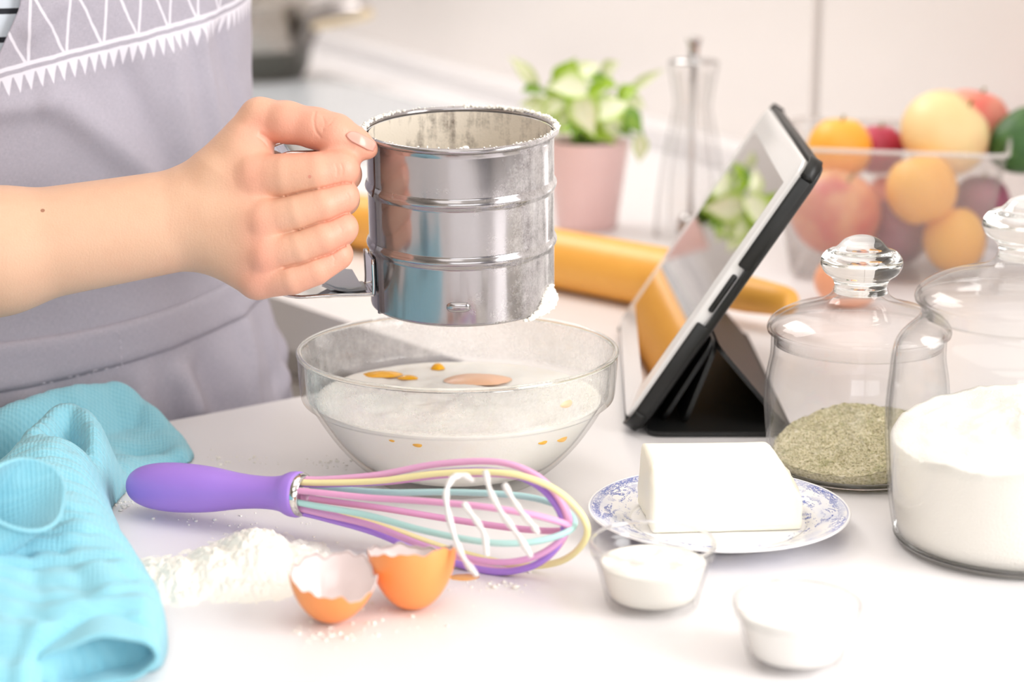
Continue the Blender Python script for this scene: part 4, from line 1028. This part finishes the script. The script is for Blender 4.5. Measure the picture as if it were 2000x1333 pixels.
# torso: stacked ellipses
ix, iy, iz = np.searchsorted(xs, -.56), np.searchsorted(ys, 1.05), np.searchsorted(zs, .50)
X, Y, Z = xs[:, None, None], ys[None, :, None], zs[None, None, :]
pu = (X-TC.x)*U.x + (Y-TC.y)*U.y; pf = (X-TC.x)*F_.x + (Y-TC.y)*F_.y
AZ = np.array([ta(z) for z in zs])[None, None, :] - .006; BZ_ = np.array([tb(z) for z in zs])[None, None, :] - .006
tor = (np.sqrt((pu/AZ)**2 + (pf/BZ_)**2) - 1)*np.minimum(AZ, BZ_)
tor = np.maximum(tor, np.maximum(Z - .44, -.42 - Z)); FLD = smin(FLD, np.minimum(tor, BIG).astype(np.float32), .02)
del tor, pu, pf
fi = [field(['f_'+q]) for q in fing] + [field(['thumb'])]
F4 = fi[0]
for g in fi[1:4]: F4 = smin(F4, g, .0006)
FLD = smin(FLD, F4, .0024); FLD = smin(FLD, fi[4], .0040)
del fi, F4
def surface_nets(F):
    S = F < 0; nx, ny, nz_ = F.shape
    cnt = np.zeros((nx-1, ny-1, nz_-1), np.int8)
    for i in (0, 1):
        for j in (0, 1):
            for k in (0, 1): cnt += S[i:nx-1+i, j:ny-1+j, k:nz_-1+k]
    act = (cnt > 0) & (cnt < 8); I, J, K = np.nonzero(act); n = len(I)
    idx = np.full(act.shape, -1, np.int64); idx[I, J, K] = np.arange(n)
    pos = np.zeros((n, 3)); num = np.zeros(n)
    cs = [(i, j, k) for i in (0, 1) for j in (0, 1) for k in (0, 1)]
    for a in cs:
        for b in cs:
            df = [b[q]-a[q] for q in range(3)]
            if sum(map(abs, df)) != 1 or sum(df) != 1: continue
            fa, fb = F[I+a[0], J+a[1], K+a[2]], F[I+b[0], J+b[1], K+b[2]]; m = (fa < 0) != (fb < 0)
            t = np.where(m, fa/np.where(m, fa-fb, 1), 0)
            for q, (ax, ii) in enumerate(((xs, I), (ys, J), (zs, K))):
                pa_, pb_ = ax[ii+a[q]], ax[ii+b[q]]; pos[:, q] += np.where(m, pa_ + (pb_-pa_)*t, 0)
            num += m
    pos /= num[:, None]; faces = []
    for axn in range(3):
        sl0 = [slice(None)]*3; sl1 = [slice(None)]*3; sl0[axn] = slice(0, -1); sl1[axn] = slice(1, None)
        s0, s1 = S[tuple(sl0)], S[tuple(sl1)]; e = np.argwhere(s0 != s1); o1, o2 = [(1, 2), (2, 0), (0, 1)][axn]
        e = e[(e[:, o1] > 0) & (e[:, o2] > 0) & (e[:, o1] < F.shape[o1]-1) & (e[:, o2] < F.shape[o2]-1)]
        def cell(d1, d2):
            c = e.copy(); c[:, o1] += d1; c[:, o2] += d2; return idx[c[:, 0], c[:, 1], c[:, 2]]
        qd = np.stack([cell(-1, -1), cell(0, -1), cell(0, 0), cell(-1, 0)], 1); fl = ~s0[e[:, 0], e[:, 1], e[:, 2]]
        qd[fl] = qd[fl][:, ::-1]; faces.append(qd)
    return pos, np.concatenate(faces)
bv, bf = surface_nets(FLD); del FLD
bf = bf[(bf >= 0).all(1)]
from mathutils.bvhtree import BVHTree
bvh = BVHTree.FromPolygons([tuple(p) for p in bv.tolist()], bf.tolist())
def skin_at(px, py):
    o = Vector((0, 0, CAMH)); d = (PD(px, py, 1.0) - o).normalized(); h = bvh.ray_cast(o, d)
    return (h[0], h[1]) if h[0] is not None else (None, None)
# fine wrinkles over the joints and at the web of the thumb
mv = np.zeros_like(bv)
def crease(upper, lower):
    """the deepest line between two neighbouring fingers"""
    out = []
    for k in range(60):
        t = k/59; a = cr(upper, 30)[int(t*(len(upper)-1)*30)]; b = cr(lower, 30)[int(t*(len(lower)-1)*30)]
        hits = [skin_at(a[0]+(b[0]-a[0])*q/24, a[1]+(b[1]-a[1])*q/24) for q in range(25)]; hits = [h for h in hits if h[0] is not None]
        if hits: out.append(max(hits, key=lambda h: h[0].y))
    return [(sum((h[0] for h in out[max(0, i-2):i+3]), Vector())/len(out[max(0, i-2):i+3]), Vector((0, -.95, .3))) for i in range(len(out))]
CRS = [(crease([(552, 350), (620, 340), (690, 332)], [(558, 418), (620, 402), (688, 384)]), .0016, .00055),
       (crease([(572, 418), (620, 402), (690, 384)], [(575, 482), (620, 466), (686, 446)]), .0016, .00055),
       (crease([(552, 488), (610, 470), (682, 446)], [(552, 545), (610, 526), (676, 497)]), .0016, .00055)]
for pts, dep, wid in (([(616, 218), (613, 236), (617, 256), (626, 268)], .00045, .0006), ([(652, 232), (642, 244), (630, 250)], .0003, .0005), ([(630, 228), (634, 240), (631, 255)], .00025, .0005),
                      ([(510, 262), (520, 268), (532, 278), (541, 288)], .0008, .0010), ([(505, 268), (516, 277), (524, 288)], .0005, .0008),
                      ([(655, 322), (659, 332), (658, 342)], .0003, .0005), ([(666, 320), (670, 332), (668, 344)], .0003, .0005), ([(678, 378), (683, 386), (680, 396)], .0003, .0005), ([(662, 440), (668, 449), (666, 460)], .0003, .0005), ([(648, 498), (654, 506), (652, 516)], .0003, .0005),
                      ) + tuple(CRS):
    hit = pts if isinstance(pts[0][0], Vector) else [(h, n) for h, n in (skin_at(float(a), float(b)) for a, b in cr(pts, 8)) if h is not None]
    for (a, na_), (b, nb_) in zip(hit, hit[1:]):
        A_, B_ = np.array(a), np.array(b)
        if np.linalg.norm(B_-A_) > .01: continue
        c_ = np.nonzero((np.abs(bv - (A_+B_)/2) < .006).all(1))[0]; q_ = bv[c_]; d_ = B_-A_; t_ = np.clip(((q_-A_)@d_)/(d_@d_+1e-12), 0, 1)
        e_ = np.linalg.norm(q_-A_-t_[:, None]*d_, axis=1); w_ = dep*np.exp(-(e_/wid)**2)
        cur = np.linalg.norm(mv[c_], axis=1); up_ = w_ > cur; mv[c_[up_]] = -np.array(na_)*w_[up_][:, None]
bv = bv + mv
me = bpy.data.meshes.new('body'); me.from_pydata(bv.tolist(), [], bf.tolist()); me.update()
# colouring of the skin: redder knuckles, fingertips and thumb, warm ochre wrist
knuck = [(HP(493, 352, -26), .012), (HP(505, 440, -32), .011), (HP(512, 505, -30), .011), (HP(497, 556, -22), .012), (HP(672, 334, -30), .011), (HP(668, 385, -28), .010), (HP(660, 446, -26), .010), (HP(655, 495, -22), .010),
         (HP(630, 235, -20), .016), (HP(700, 290, -14), .014), (HP(560, 260, -12), .020), (HP(640, 290, -12), .018), (HP(610, 560, -14), .018), (HP(505, 262, -16), .010)]
red = np.zeros(len(bv)); 
for p, r in knuck: red += np.exp(-(((bv - np.array(p))**2).sum(1))/(r*r))
xp = 1000 + FPX*bv[:, 0]/1.06
red = np.clip(red*.70 + np.clip((xp-420)/260, 0, 1)*.32, 0, 1)
at = me.attributes.new('redness', 'FLOAT', 'POINT'); at.data.foreach_set('value', red.astype(np.float32))
def skin_mat():
    m = Mat('light_skin'); a = m.n('ShaderNodeAttribute'); a.attribute_name = 'redness'; r = a.outputs['Fac']
    n1 = m.noise(70, 4, .6); n2 = m.noise(1200, 2); n3 = m.voronoi(900)
    col = m.mix(r, '#dbb093', '#e1a088'); col = m.mix(m.M('MULTIPLY', m.M('SUBTRACT', n1, .45), .9, clamp=True), col, '#d49e82')
    lines = m.noise(1, 3, .6, m.coord(scale=(900, 300, 260)))
    mole = m.n('ShaderNodeVectorMath', operation='DISTANCE')
    tc = m.n('ShaderNodeTexCoord'); m.link(tc.outputs['Object'], mole.inputs[0]); mole.inputs[1].default_value = tuple(MOLE)
    col = m.mix(m.M('MULTIPLY', m.M('LESS_THAN', mole.outputs['Value'], .0011), .8), col, '#8a5238')
    sc_ = m.n('ShaderNodeVectorMath', operation='DISTANCE'); m.link(tc.outputs['Object'], sc_.inputs[0]); sc_.inputs[1].default_value = tuple(SCAR)
    col = m.mix(m.M('MULTIPLY', m.M('LESS_THAN', sc_.outputs['Value'], .0009), .45), col, '#c9605a')
    h = m.M('ADD', m.M('MULTIPLY', n3, .5), m.M('MULTIPLY', lines, .6))
    return m.done(m.bsdf(col, .47, Normal=m.bump(h, .22, .0006), Subsurface_Weight=.08, Subsurface_Radius=(.010, .004, .002), Subsurface_Scale=.3))
def nearest(px, py):
    X_, Y_, Z_ = bv[:, 0], bv[:, 1], bv[:, 2]-CAMH; d = Y_*CP - Z_*SP; v_ = Y_*SP + Z_*CP
    e = (1000 + FPX*X_/d - px)**2 + (666.5 - FPX*v_/d - py)**2; c = np.nonzero(e < 30)[0]
    return Vector(bv[c[np.argmin(d[c])]]) if len(c) else PD(px, py, 1.05)
MOLE, SCAR = nearest(87, 408), nearest(604, 350)
person = thing('person', 'person in a lavender-grey printed apron, right hand gripping the sifter', 'person', (TC.x, TC.y, FL))
PT = Vector((TC.x, TC.y, FL))
body = obj('body', me, skin_mat(), None, fix=False); body.parent = person; body.matrix_parent_inverse = Matrix.Translation(-PT)
def pchild(name, vf, mat, parent=None, **kw):
    o = obj(name, ([tuple(Vector(p) - PT) for p in vf[0]], vf[1]), mat, parent or person, **kw); return o
# thumb nail, and the nail's neighbour fingers hidden behind the handle
def nail(pa_, pb_, wid, nrm, lift):
    pa_, pb_ = Vector(pa_), Vector(pb_); d = pb_ - pa_; n = (Vector(nrm) - d.normalized()*Vector(nrm).dot(d.normalized())).normalized(); s = d.normalized().cross(n); v = []
    for i in range(13):
        t = i/12; w = wid*min(1, .55 + 2.6*t)*(1-.75*max(0, t-.82)/.18*.6)
        for j in range(11):
            q = (j/10-.5)*2; v.append(tuple(pa_ + d*t + s*q*w + n*(lift*(1-.62*q*q) - .0012*max(0, .12-t)/.12 + .0009*math.sin(math.pi*t))))
    return v, grid_faces(13, 11)
nvx = []; bad = None
for i in range(15):
    t = i/14
    for j in range(9):
        s_ = (j/8-.5)*2; wpx = 10.0*min(1, .62 + 2.2*t)*(1 - .25*max(0, t-.8)/.2)
        bx_ = 676 + 56*(t + .10*s_*s_*(1-t)) - .46*wpx*s_; by_ = 262 + 26*t + .0 + .89*wpx*s_*.95 + 1
        h, n_h = skin_at(bx_, by_)
        if h is None:
            for dy in range(1, 30):
                h, n_h = skin_at(bx_ - dy*.5, by_ + dy)
                if h is not None: break
        nvx.append(h + n_h*(.00025 + .0007*math.sin(math.pi*min(1, t*1.1))**.5) if h is not None else nvx[-1])
nl = pchild('thumbnail', (nvx, grid_faces(15, 9)), plain('pale_nail', '#e3a596', .22), solid=.0004, label='short unpainted pale pink nail')
# trousers, shirt
def wrap(off, z0, z1, th0, th1, nu, nv, disp=None):
    v, uv = [], []
    for i in range(nu):
        for j in range(nv):
            q = i/(nu-1); z = z0 + (z1-z0)*j/(nv-1); a0 = th0(z) if callable(th0) else th0; a1 = th1(z) if callable(th1) else th1
            t = a0 + (a1-a0)*q; v.append(tsurf(t, z, off + (disp(t, z) if disp else 0))); uv.append((t, z))
    return v, grid_faces(nu, nv), uv
def tsurf(t, z, off=0):
    a, b = ta(z)+off, tb(z)+off; s, c = math.sin(t), math.cos(t)
    return TC + U*a*s + F_*b*c + Vector((0, 0, z))
Mshirt = Mat('striped_shirt'); sp = Mshirt.n('ShaderNodeSeparateXYZ'); Mshirt.link(Mshirt.coord(), sp.inputs[0])
st = Mshirt.M('GREATER_THAN', Mshirt.M('SINE', Mshirt.M('MULTIPLY', sp.outputs[2], 390.0)), .80)
Mshirt = Mshirt.done(Mshirt.bsdf(Mshirt.mix(st, '#cfd8e2', '#23262e'), .85))
v, f, _ = wrap(.001, -.20, .445, -math.pi, math.pi*.999, 90, 60)
pchild('shirt', (v, f), Mshirt, solid=.0012, label='pale blue shirt with thin dark stripes')
for a, b, ra, rb in ((SR, EL, .052, .050), (SLf, le, .050, .046)):
    inn = Vector((TC.x, TC.y, .412)).lerp(a, .35)
    pchild('sleeve', tube(cr([inn, Vector((TC.x, TC.y, .408)).lerp(a, .8), a.lerp(b, .04) + (a-TC).normalized()*.004, a.lerp(b, .3), a.lerp(b, .6)], 4), [.058]*4 + [.059]*4 + [ra+.009]*4 + [ra+.006]*4 + [rb+.005], 32, caps=False), Mshirt, solid=.0015)
Mtr = plain('dark_trousers', '#3d4250', .85, bscale=600)
for s in (-1, 1):
    hip = TC + U*s*.085 + Vector((0, 0, -.33)); knee = TC + U*s*.09 + F_*.01 + Vector((0, 0, -.56)); ank = TC + U*s*.09 - F_*.02 + Vector((0, 0, -.83))
    pchild('trouser_leg', tube([hip, knee, ank], [.092, .066, .058], 28, caps=False), Mtr, solid=.002)
for s in (-1, 1):
    ec = head + F_*.0745 + U*s*.031 + Vector((0, 0, .010)); ey = pchild('eye', ico(ec, .0125, 3, .62), plain('eye_white', '#f2efec', .15))
    pchild('iris', ico(ec + F_*.0078, .0064, 2, .85), plain('brown_iris', '#4a2f20', .1), ey)
    pchild('eyebrow', tube([ec + U*s*q + Vector((0, 0, .020 - 14*q*q)) + F_*(.007 - .10*abs(q+.01)) for q in (-.014, -.005, .005, .016)], .0028, 8), plain('brow_hair', '#4c3324', .8))
mo = head + F_*.0815 + Vector((0, 0, -.062))
pchild('mouth', tube([mo + U*q - F_*(6*q*q) + Vector((0, 0, 3*q*q)) for q in (-.024, -.016, -.008, 0, .008, .016, .024)], [.001, .0042, .0052, .0048, .0052, .0042, .001], 10), plain('lip_skin', '#c9776c', .4))
hc = head + Vector((0, 0, .035)) - F_*.012; hv_, hf_ = lathe([(0, .105), (.05, .095), (.085, .055), (.098, .0), (.096, -.05), (.088, -.09)], 40)
hv_ = [(x, y, z) for x, y, z in hv_]
pchild('hair', ([tuple(hc + Vector(p)) for p in hv_], [q for q in hf_ if sum((Vector(hv_[i]).dot(F_) for i in q))/len(q) < .055 or sum(hv_[i][2] for i in q)/len(q) > .05]), plain('brown_hair', '#5a3d2a', .6, bscale=500), solid=.004)

# ------------------------------------------------------------------ apron
NT, NZ = 220, 180
tgrid = np.linspace(-1.75, 1.75, 240); zgrid = np.linspace(-.1, .33, 220)
TT, ZZ = np.meshgrid(tgrid, zgrid, indexing='ij'); pxg = np.zeros_like(TT); pyg = np.zeros_like(TT)
for i in range(len(tgrid)):
    for j in range(len(zgrid)):
        p = tsurf(tgrid[i], zgrid[j], .006); pxg[i, j], pyg[i, j] = proj(p)
def on_apron(px, py):
    e = (pxg-px)**2 + (pyg-py)**2 + np.where(np.abs(TT) > 1.45, 1e3, 0); k = np.argmin(e); return TT.flat[k], ZZ.flat[k]
def arc(t): return .145*t + .012*math.sin(2*t)
bandp = [on_apron(*q) for q in ((5, 152), (60, 126), (100, 110), (190, 103), (300, 70), (400, 33), (440, 16), (470, 4))]
bc_ = np.polyfit([p[0] for p in bandp], [p[1] for p in bandp], 3)
print('edge', on_apron(33, 2), on_apron(14, 70), on_apron(2, 138)); print('band', [tuple(round(x, 3) for x in p) for p in bandp])
tl0, tl1 = bandp[0][0], bandp[-1][0]
def band_z(t):
    tt = min(max(t, tl0-.25), tl1+.1); return float(np.polyval(bc_, tt))
wtp = [on_apron(*q) for q in ((5, 668), (110, 655), (220, 634), (330, 598), (425, 558), (480, 520))]; wbp = [on_apron(*q) for q in ((5, 764), (110, 742), (230, 714), (330, 682), (430, 636), (500, 590))]
wtc = np.polyfit([p[0] for p in wtp], [p[1] for p in wtp], 2); wbc = np.polyfit([p[0] for p in wbp], [p[1] for p in wbp], 2)
print('waist', [tuple(round(x, 3) for x in p) for p in wtp], [tuple(round(x, 3) for x in p) for p in wbp])
wl, wr_ = min(wtp[0][0], wbp[0][0]), max(wtp[-1][0], wbp[-1][0])
def wt_z(t): return float(np.polyval(wtc, min(max(t, wl-.3), wr_)))
def wb_z(t): return float(np.polyval(wbc, min(max(t, wl-.3), wr_)))
ridges = []
for a, b, h, w in (((110, 195), (300, 345), .0045, .010), ((245, 150), (330, 330), -.0035, .012), ((385, 70), (425, 300), .004, .009), ((430, 60), (470, 230), -.003, .008), ((60, 60), (110, 0), .003, .008), ((0, 215), (80, 205), .003, .007), ((330, 110), (380, 330), .003, .012),
                   ((350, 740), (365, 800), .007, .008), ((395, 720), (430, 800), -.0040, .012), ((470, 640), (480, 790), .004, .010), ((520, 650), (530, 780), .003, .008), ((60, 790), (80, 820), .003, .01)):
    pa_, pb_ = on_apron(*a), on_apron(*b); ridges.append((arc(pa_[0]), pa_[1], arc(pb_[0]), pb_[1], h, w))
def apron_disp(t, z):
    s = arc(t); d = 0
    for x0, y0, x1, y1, h, w in ridges:
        dx, dy = x1-x0, y1-y0; L2 = dx*dx+dy*dy; q = ((s-x0)*dx+(z-y0)*dy)/L2; qc = min(1, max(0, q))
        e2_ = (s-x0-qc*dx)**2 + (z-y0-qc*dy)**2; d += 1.5*h*math.exp(-e2_/(w*w))*(1-.25*abs(qc-.5))
    d += .0011*nz(s, z, 0, 22) 
    below = wb_z(t) - z
    if below > 0: d += min(1, below/.04)*(.0028*math.sin(s*95 + 3*math.sin(s*37)) + .003*nz(s, z*.3, 5, 40)) + min(.012, below*.06)
    return d
EDG = [on_apron(*q)[0] for q in ((38, 2), (18, 70), (6, 132))]
print('EDG', EDG, [on_apron(*q) for q in ((38, 2), (18, 70), (6, 132))])
def th_left(z): return float(np.interp(z, [-.4, .08, .13, .175, .2, .25, .36], [-1.75, -1.6, -1.2, -.66, EDG[2]-.10, EDG[0], EDG[0] + .13]))
def th_right(z): return float(np.interp(z, [-.4, .05, .16, .26, .36], [1.9, 1.75, 1.5, 1.35, .7]))
av, af, auv = wrap(.0065, -.36, .365, th_left, th_right, 230, 250, apron_disp)
def linen(print_on):
    m = Mat('lavender_grey_linen' + ('_print' if print_on else '')); tc = m.n('ShaderNodeTexCoord'); sp = m.n('ShaderNodeSeparateXYZ'); m.link(tc.outputs['UV'], sp.inputs[0]); u, v = sp.outputs[0], sp.outputs[1]
    cx = m.n('ShaderNodeCombineXYZ'); m.link(m.M('MULTIPLY', u, 2600.0), cx.inputs[0]); m.link(m.M('MULTIPLY', v, 320.0), cx.inputs[1])
    cy2 = m.n('ShaderNodeCombineXYZ'); m.link(m.M('MULTIPLY', u, 320.0), cy2.inputs[0]); m.link(m.M('MULTIPLY', v, 2600.0), cy2.inputs[1])
    n1, n2 = m.noise(1, 2, .6, cx.outputs[0]), m.noise(1, 2, .6, cy2.outputs[0]); w = m.M('ADD', m.M('MULTIPLY', n1, .5), m.M('MULTIPLY', n2, .5))
    col = m.mix(m.M('MULTIPLY', m.M('SUBTRACT', w, .35), 2.6, clamp=True), '#a29eaa', '#bdb8c3')
    if print_on:
        wob = m.M('MULTIPLY', m.M('SUBTRACT', m.noise(60, 2, .5, tc.outputs['UV']), .5), .0022)
        vv = m.M('ADD', v, wob); uu = m.M('ADD', u, wob)
        line = m.M('LESS_THAN', m.M('ABSOLUTE', m.M('SUBTRACT', vv, .0023)), .00125)
        edge = m.M('LESS_THAN', m.M('ABSOLUTE', m.M('ADD', vv, .0024)), .0009)
        t = m.M('FRACT', m.M('DIVIDE', uu, .0074)); dep = m.M('MULTIPLY', m.M('MINIMUM', m.M('DIVIDE', t, .62), m.M('DIVIDE', m.M('SUBTRACT', 1.0, t), .38)), .0116)
        tooth = m.M('MULTIPLY', m.M('LESS_THAN', vv, -.0016), m.M('GREATER_THAN', m.M('ADD', vv, m.M('ADD', dep, .0018)), 0.0))
        def arm(slope, wid, P_=.0262):
            q = m.M('ADD', m.M('ADD', uu, m.M('MULTIPLY', vv, slope)), .004); fr_ = m.M('SUBTRACT', m.M('FRACT', m.M('ADD', m.M('DIVIDE', q, P_), .5)), .5)
            return m.M('MULTIPLY', m.M('LESS_THAN', m.M('ABSOLUTE', m.M('MULTIPLY', fr_, P_)), wid), m.M('GREATER_THAN', vv, .003))
        ink = m.M('MAXIMUM', m.M('MAXIMUM', line, edge), m.M('MAXIMUM', tooth, m.M('MAXIMUM', arm(.52, .00095), arm(-.10, .0010))))
        col = m.mix(m.M('MULTIPLY', ink, .88), col, '#e6e3ec')
    return m.done(m.bsdf(col, .9, Normal=m.bump(w, .35, .0004)))
def put_uv(o, uv):
    me = o.data; ul = me.uv_layers.new(name='uv')
    for lp in me.loops: ul.data[lp.index].uv = uv[lp.vertex_index]
M_linen, M_linen_p = linen(False), linen(True)
apron = pchild('apron', (av, af), M_linen_p, fix=False, label='lavender-grey linen apron with a white zigzag and sawtooth border')
put_uv(apron, [(arc(t), z - band_z(t)) for t, z in auv]); md = apron.modifiers.new('thickness', 'SOLIDIFY'); md.thickness = .0009; md.offset = 0
bvw, buv, nw = [], [], 140
for i in range(nw):
    t = th_left(.03) + (th_right(.03)-th_left(.03))*i/(nw-1)
    for j in range(9):
        q = j/8; z = wb_z(t) + (wt_z(t)-wb_z(t))*q; e = .0016*(1-(2*q-1)**8) + .0008
        bvw.append(tsurf(t, z, .0065 + apron_disp(t, max(z, wb_z(t)+.0001)) + e)); buv.append((arc(t), z + .5))
wb = pchild('waistband', (bvw, grid_faces(nw, 9)), M_linen, apron, fix=False, solid=.0006, label='stitched waistband of the apron'); put_uv(wb, buv)
# stitching on the waistband
stt = []
for (x0, y0), (x1, y1), n in (((224, 640), (234, 712), 16), ((60, 752), (230, 713), 34)):
    for k in range(n):
        t, z = on_apron(x0+(x1-x0)*(k+.5)/n, y0+(y1-y0)*(k+.5)/n); t2, z2 = on_apron(x0+(x1-x0)*(k+.9)/n, y0+(y1-y0)*(k+.9)/n)
        a, b = tsurf(t, z, .0096 + apron_disp(t, wb_z(t)+.001)), tsurf(t2, z2+1e-5, .0096 + apron_disp(t2, wb_z(t2)+.001))
        if (a-b).length > .0004: stt.append(tube([a, b], .00022, 5))
pchild('stitching', join(*stt), plain('pale_thread', '#dcd8e2', .8), apron, kind='stuff', fix=False)

# ------------------------------------------------------------------ the blue towel: crumpled sheet with two rolled openings
def towel():
    parts = []
    # outline on the worktop (as seen), the sheet bulges inside it along ridges
    outl = [P(*q) for q in ((-260, 938), (-60, 900), (70, 875), (190, 850), (270, 842), (322, 852), (360, 872), (376, 893), (366, 908), (330, 916), (280, 936), (246, 962), (216, 1000), (224, 1032), (252, 1092), (290, 1150), (314, 1195), (324, 1250), (320, 1290), (296, 1316), (200, 1326), (92, 1358), (20, 1450), (-260, 1500))]
    po = np.array([(p[0], p[1]) for p in cr(outl, 5, True)])
    def sd(x, y):
        a = po; b = np.roll(po, -1, 0); d = b-a; q = np.array((x, y))-a; t = np.clip((q*d).sum(1)/((d*d).sum(1)+1e-12), 0, 1); dist = np.sqrt(((q-d*t[:, None])**2).sum(1)).min()
        c = (a[:, 1] <= y) != (b[:, 1] <= y); xi = a[:, 0] + (y-a[:, 1])/np.where(c, b[:, 1]-a[:, 1], 1)*d[:, 0]
        k = int(np.argmin(((q-d*t[:, None])**2).sum(1))); near = a[k] + d[k]*t[k]
        return (dist if (np.count_nonzero(c & (xi > x)) % 2) else -dist), near
    ridges = [([(-150, 940, .030), (0, 912, .033), (90, 886, .036), (150, 866, .039), (192, 853, .040), (232, 850, .035)], .020),
              ([(232, 840, .034), (280, 848, .027), (322, 864, .018), (352, 882, .011)], .018),
              ([(40, 1010, .036), (105, 958, .043), (150, 946, .044), (186, 962, .040), (205, 1000, .030), (213, 1030, .016)], .0105),
              ([(95, 1010, .042), (95, 1085, .040), (140, 1165, .037), (200, 1240, .032), (235, 1300, .027)], .030),
              ([(-120, 1060, .046), (-70, 1180, .043), (-20, 1300, .034)], .040), ([(60, 1170, .037), (110, 1260, .031), (130, 1330, .028)], .03), ([(60, 1320, .029), (150, 1312, .029), (260, 1300, .027)], .022)]
    rp = []
    for pts, w in ridges:
        for (a, b, z) in cr([np.array(q) for q in pts], 6): p = P(a, b, 0); rp.append((p.x, p.y, z, w))
    rp = np.array(rp)
    valley = [(P(a, b, 0), d, w) for a, b, d, w in ((55, 925, .024, .012), (95, 912, .024, .010), (20, 930, .018, .012), (135, 896, .018, .009), (-30, 935, .012, .014), (262, 905, .010, .014), (310, 900, .006, .012), (170, 905, .010, .008))]
    x0, x1, y0, y1 = po[:, 0].min()-.004, po[:, 0].max()+.004, po[:, 1].min()-.004, po[:, 1].max()+.004; st = .0021
    nx, ny = int((x1-x0)/st), int((y1-y0)/st); v = []; ins = []
    for i in range(nx):
        for j in range(ny):
            x, y = x0+i*st, y0+j*st; s, near = sd(x, y)
            if s < -.0031: v.append((x, y, 0)); ins.append(False); continue
            d2 = (rp[:, 0]-x)**2 + (rp[:, 1]-y)**2; w = rp[:, 3]; h = float(np.max(rp[:, 2]*np.exp(-d2/(w*w)*.55)))
            h = max(h, .011)
            for p, d, ww in valley: h -= d*math.exp(-((x-p.x)**2+(y-p.y)**2)/(ww*ww))
            e = max(0, min(1, s/(.017 if y > .86 else .007))); edge = math.sqrt(max(0, 1-(1-e)**2))
            wr = .0022*nz(x, y, 0, 42) + .0011*nz(x*.45+y*.5, y, 2, 120)
            ridgefold = .0017*math.sin((y*.9 - x*.35)*420 + 4*nz(x, y, 7, 25))*max(0, min(1, (1.04-y)/.05))
            z = max(.0006, (h+wr)*edge + ridgefold*edge); v.append((x, y, z) if s > 0 else (float(near[0]), float(near[1]), .0010)); ins.append(True)
    f = [q for q in grid_faces(nx, ny) if all(ins[k] for k in q)]
    parts.append((v, f))
    # front opening: flattened roll whose mouth faces the viewer
    def roll(secs, n=34, nseg=7):
        rows = []
        for (cx_, cy_, z), ax_, bz, tl, ph in secs:
            c = P(cx_, cy_, z) if not isinstance(cx_, Vector) else cx_; r = []
            for k in range(n):
                a = 2*math.pi*k/n; s, cc = math.sin(a), math.cos(a); wv = 1 + .10*math.sin(3*a+ph) + .05*math.sin(5*a+2*ph)
                r.append(tuple(c + ax_*cc + Vector((0, 0, 1))*bz*math.copysign(abs(s)**1.25, s)*(1 + .14*math.sin(2*a+ph) + .08*math.sin(5*a))))
            rows.append(r)
        return loft(rows, nseg, 2, True)
    A = (P(300, 1275, .012) - P(60, 1300, .012))/2; fw = Vector((.004, -.016, 0))
    V0 = Vector((0, 0, 0))
    parts.append(roll([((190, 1190, .0130), A*.90, .0105, V0, .3), ((190, 1230, .0130), A*.95, .0115, V0, .5), ((190, 1266, .0132), A*.98, .0122, V0, .7), ((190, 1296, .0125), A*.98, .0118, V0, .9)], 40))
    B1 = P(70, 985, .048) - P(40, 1000, .046)
    sx = Vector((.010, -.022, .004)); 
    def tubeC(secs, n=36):
        rows = []
        for c, a_, b_ in secs:
            r = []
            for k in range(n):
                q = 2*math.pi*k/n; wv = 1 + .09*math.sin(2*q+.6) + .06*math.sin(3*q)
                r.append(tuple(Vector(c) + a_*math.cos(q)*wv + b_*math.sin(q)*wv))
            rows.append(r)
        return loft(rows, 7, 2, True)
    c2_ = P(46, 965, .060); nv_ = Vector((.50, -.35, .79)).normalized(); a_ = Vector((.573, .819, 0)); b_ = nv_.cross(a_)
    parts.append(tubeC([(c2_ + Vector((-.075, -.010, -.026)), a_*.018, Vector((.2, 0, .9))*.018), (c2_ + Vector((-.045, -.010, -.022)), a_*.020, (b_ + Vector((0, 0, .4)))*.016),
                        (c2_ + Vector((-.018, -.004, -.013)), a_*.020, b_*.018), (c2_ + Vector((-.004, .0, -.003)), a_*.0212, b_*.019), (c2_, a_*.0225, b_*.020)]))
    return join(*parts)
def towel_mat():
    m = Mat('sky_blue_waffle_cotton'); co = m.coord(rot=(0, 0, .62)); sp = m.n('ShaderNodeSeparateXYZ'); m.link(co, sp.inputs[0]); X, Y, Z = sp.outputs
    wx = m.M('SINE', m.M('MULTIPLY', m.M('ADD', X, m.M('MULTIPLY', m.noise(60, 2), .002)), 2100.0)); wy = m.M('SINE', m.M('MULTIPLY', m.M('ADD', Y, m.M('MULTIPLY', m.noise(60, 2), .002)), 2100.0))
    wf = m.M('MULTIPLY', wx, wy); fz_ = m.noise(1500, 3, .7); big = m.noise(28, 3)
    col = m.mix(m.M('MULTIPLY', m.M('ADD', m.M('MULTIPLY', wf, .5), .5), .55), '#78c0d4', '#98d1df'); col = m.mix(m.M('MULTIPLY', fz_, .35), col, '#b0dde6'); col = m.mix(m.M('MULTIPLY', m.M('SUBTRACT', big, .45), 1.2, clamp=True), col, '#84c8da')
    h = m.M('ADD', m.M('MULTIPLY', wf, .45), fz_)
    return m.done(m.bsdf(col, .95, Normal=m.bump(h, .55, .0011), Sheen_Weight=.25))
tw_ = obj('dish_towel', towel(), towel_mat(), fix=False, solid=.0018); tag(tw_, 'crumpled sky-blue waffle-weave dish towel at the left edge of the worktop', 'towel')
print('tris', sum(len(o.data.polygons)*2 for o in bpy.data.objects if o.type == 'MESH'))
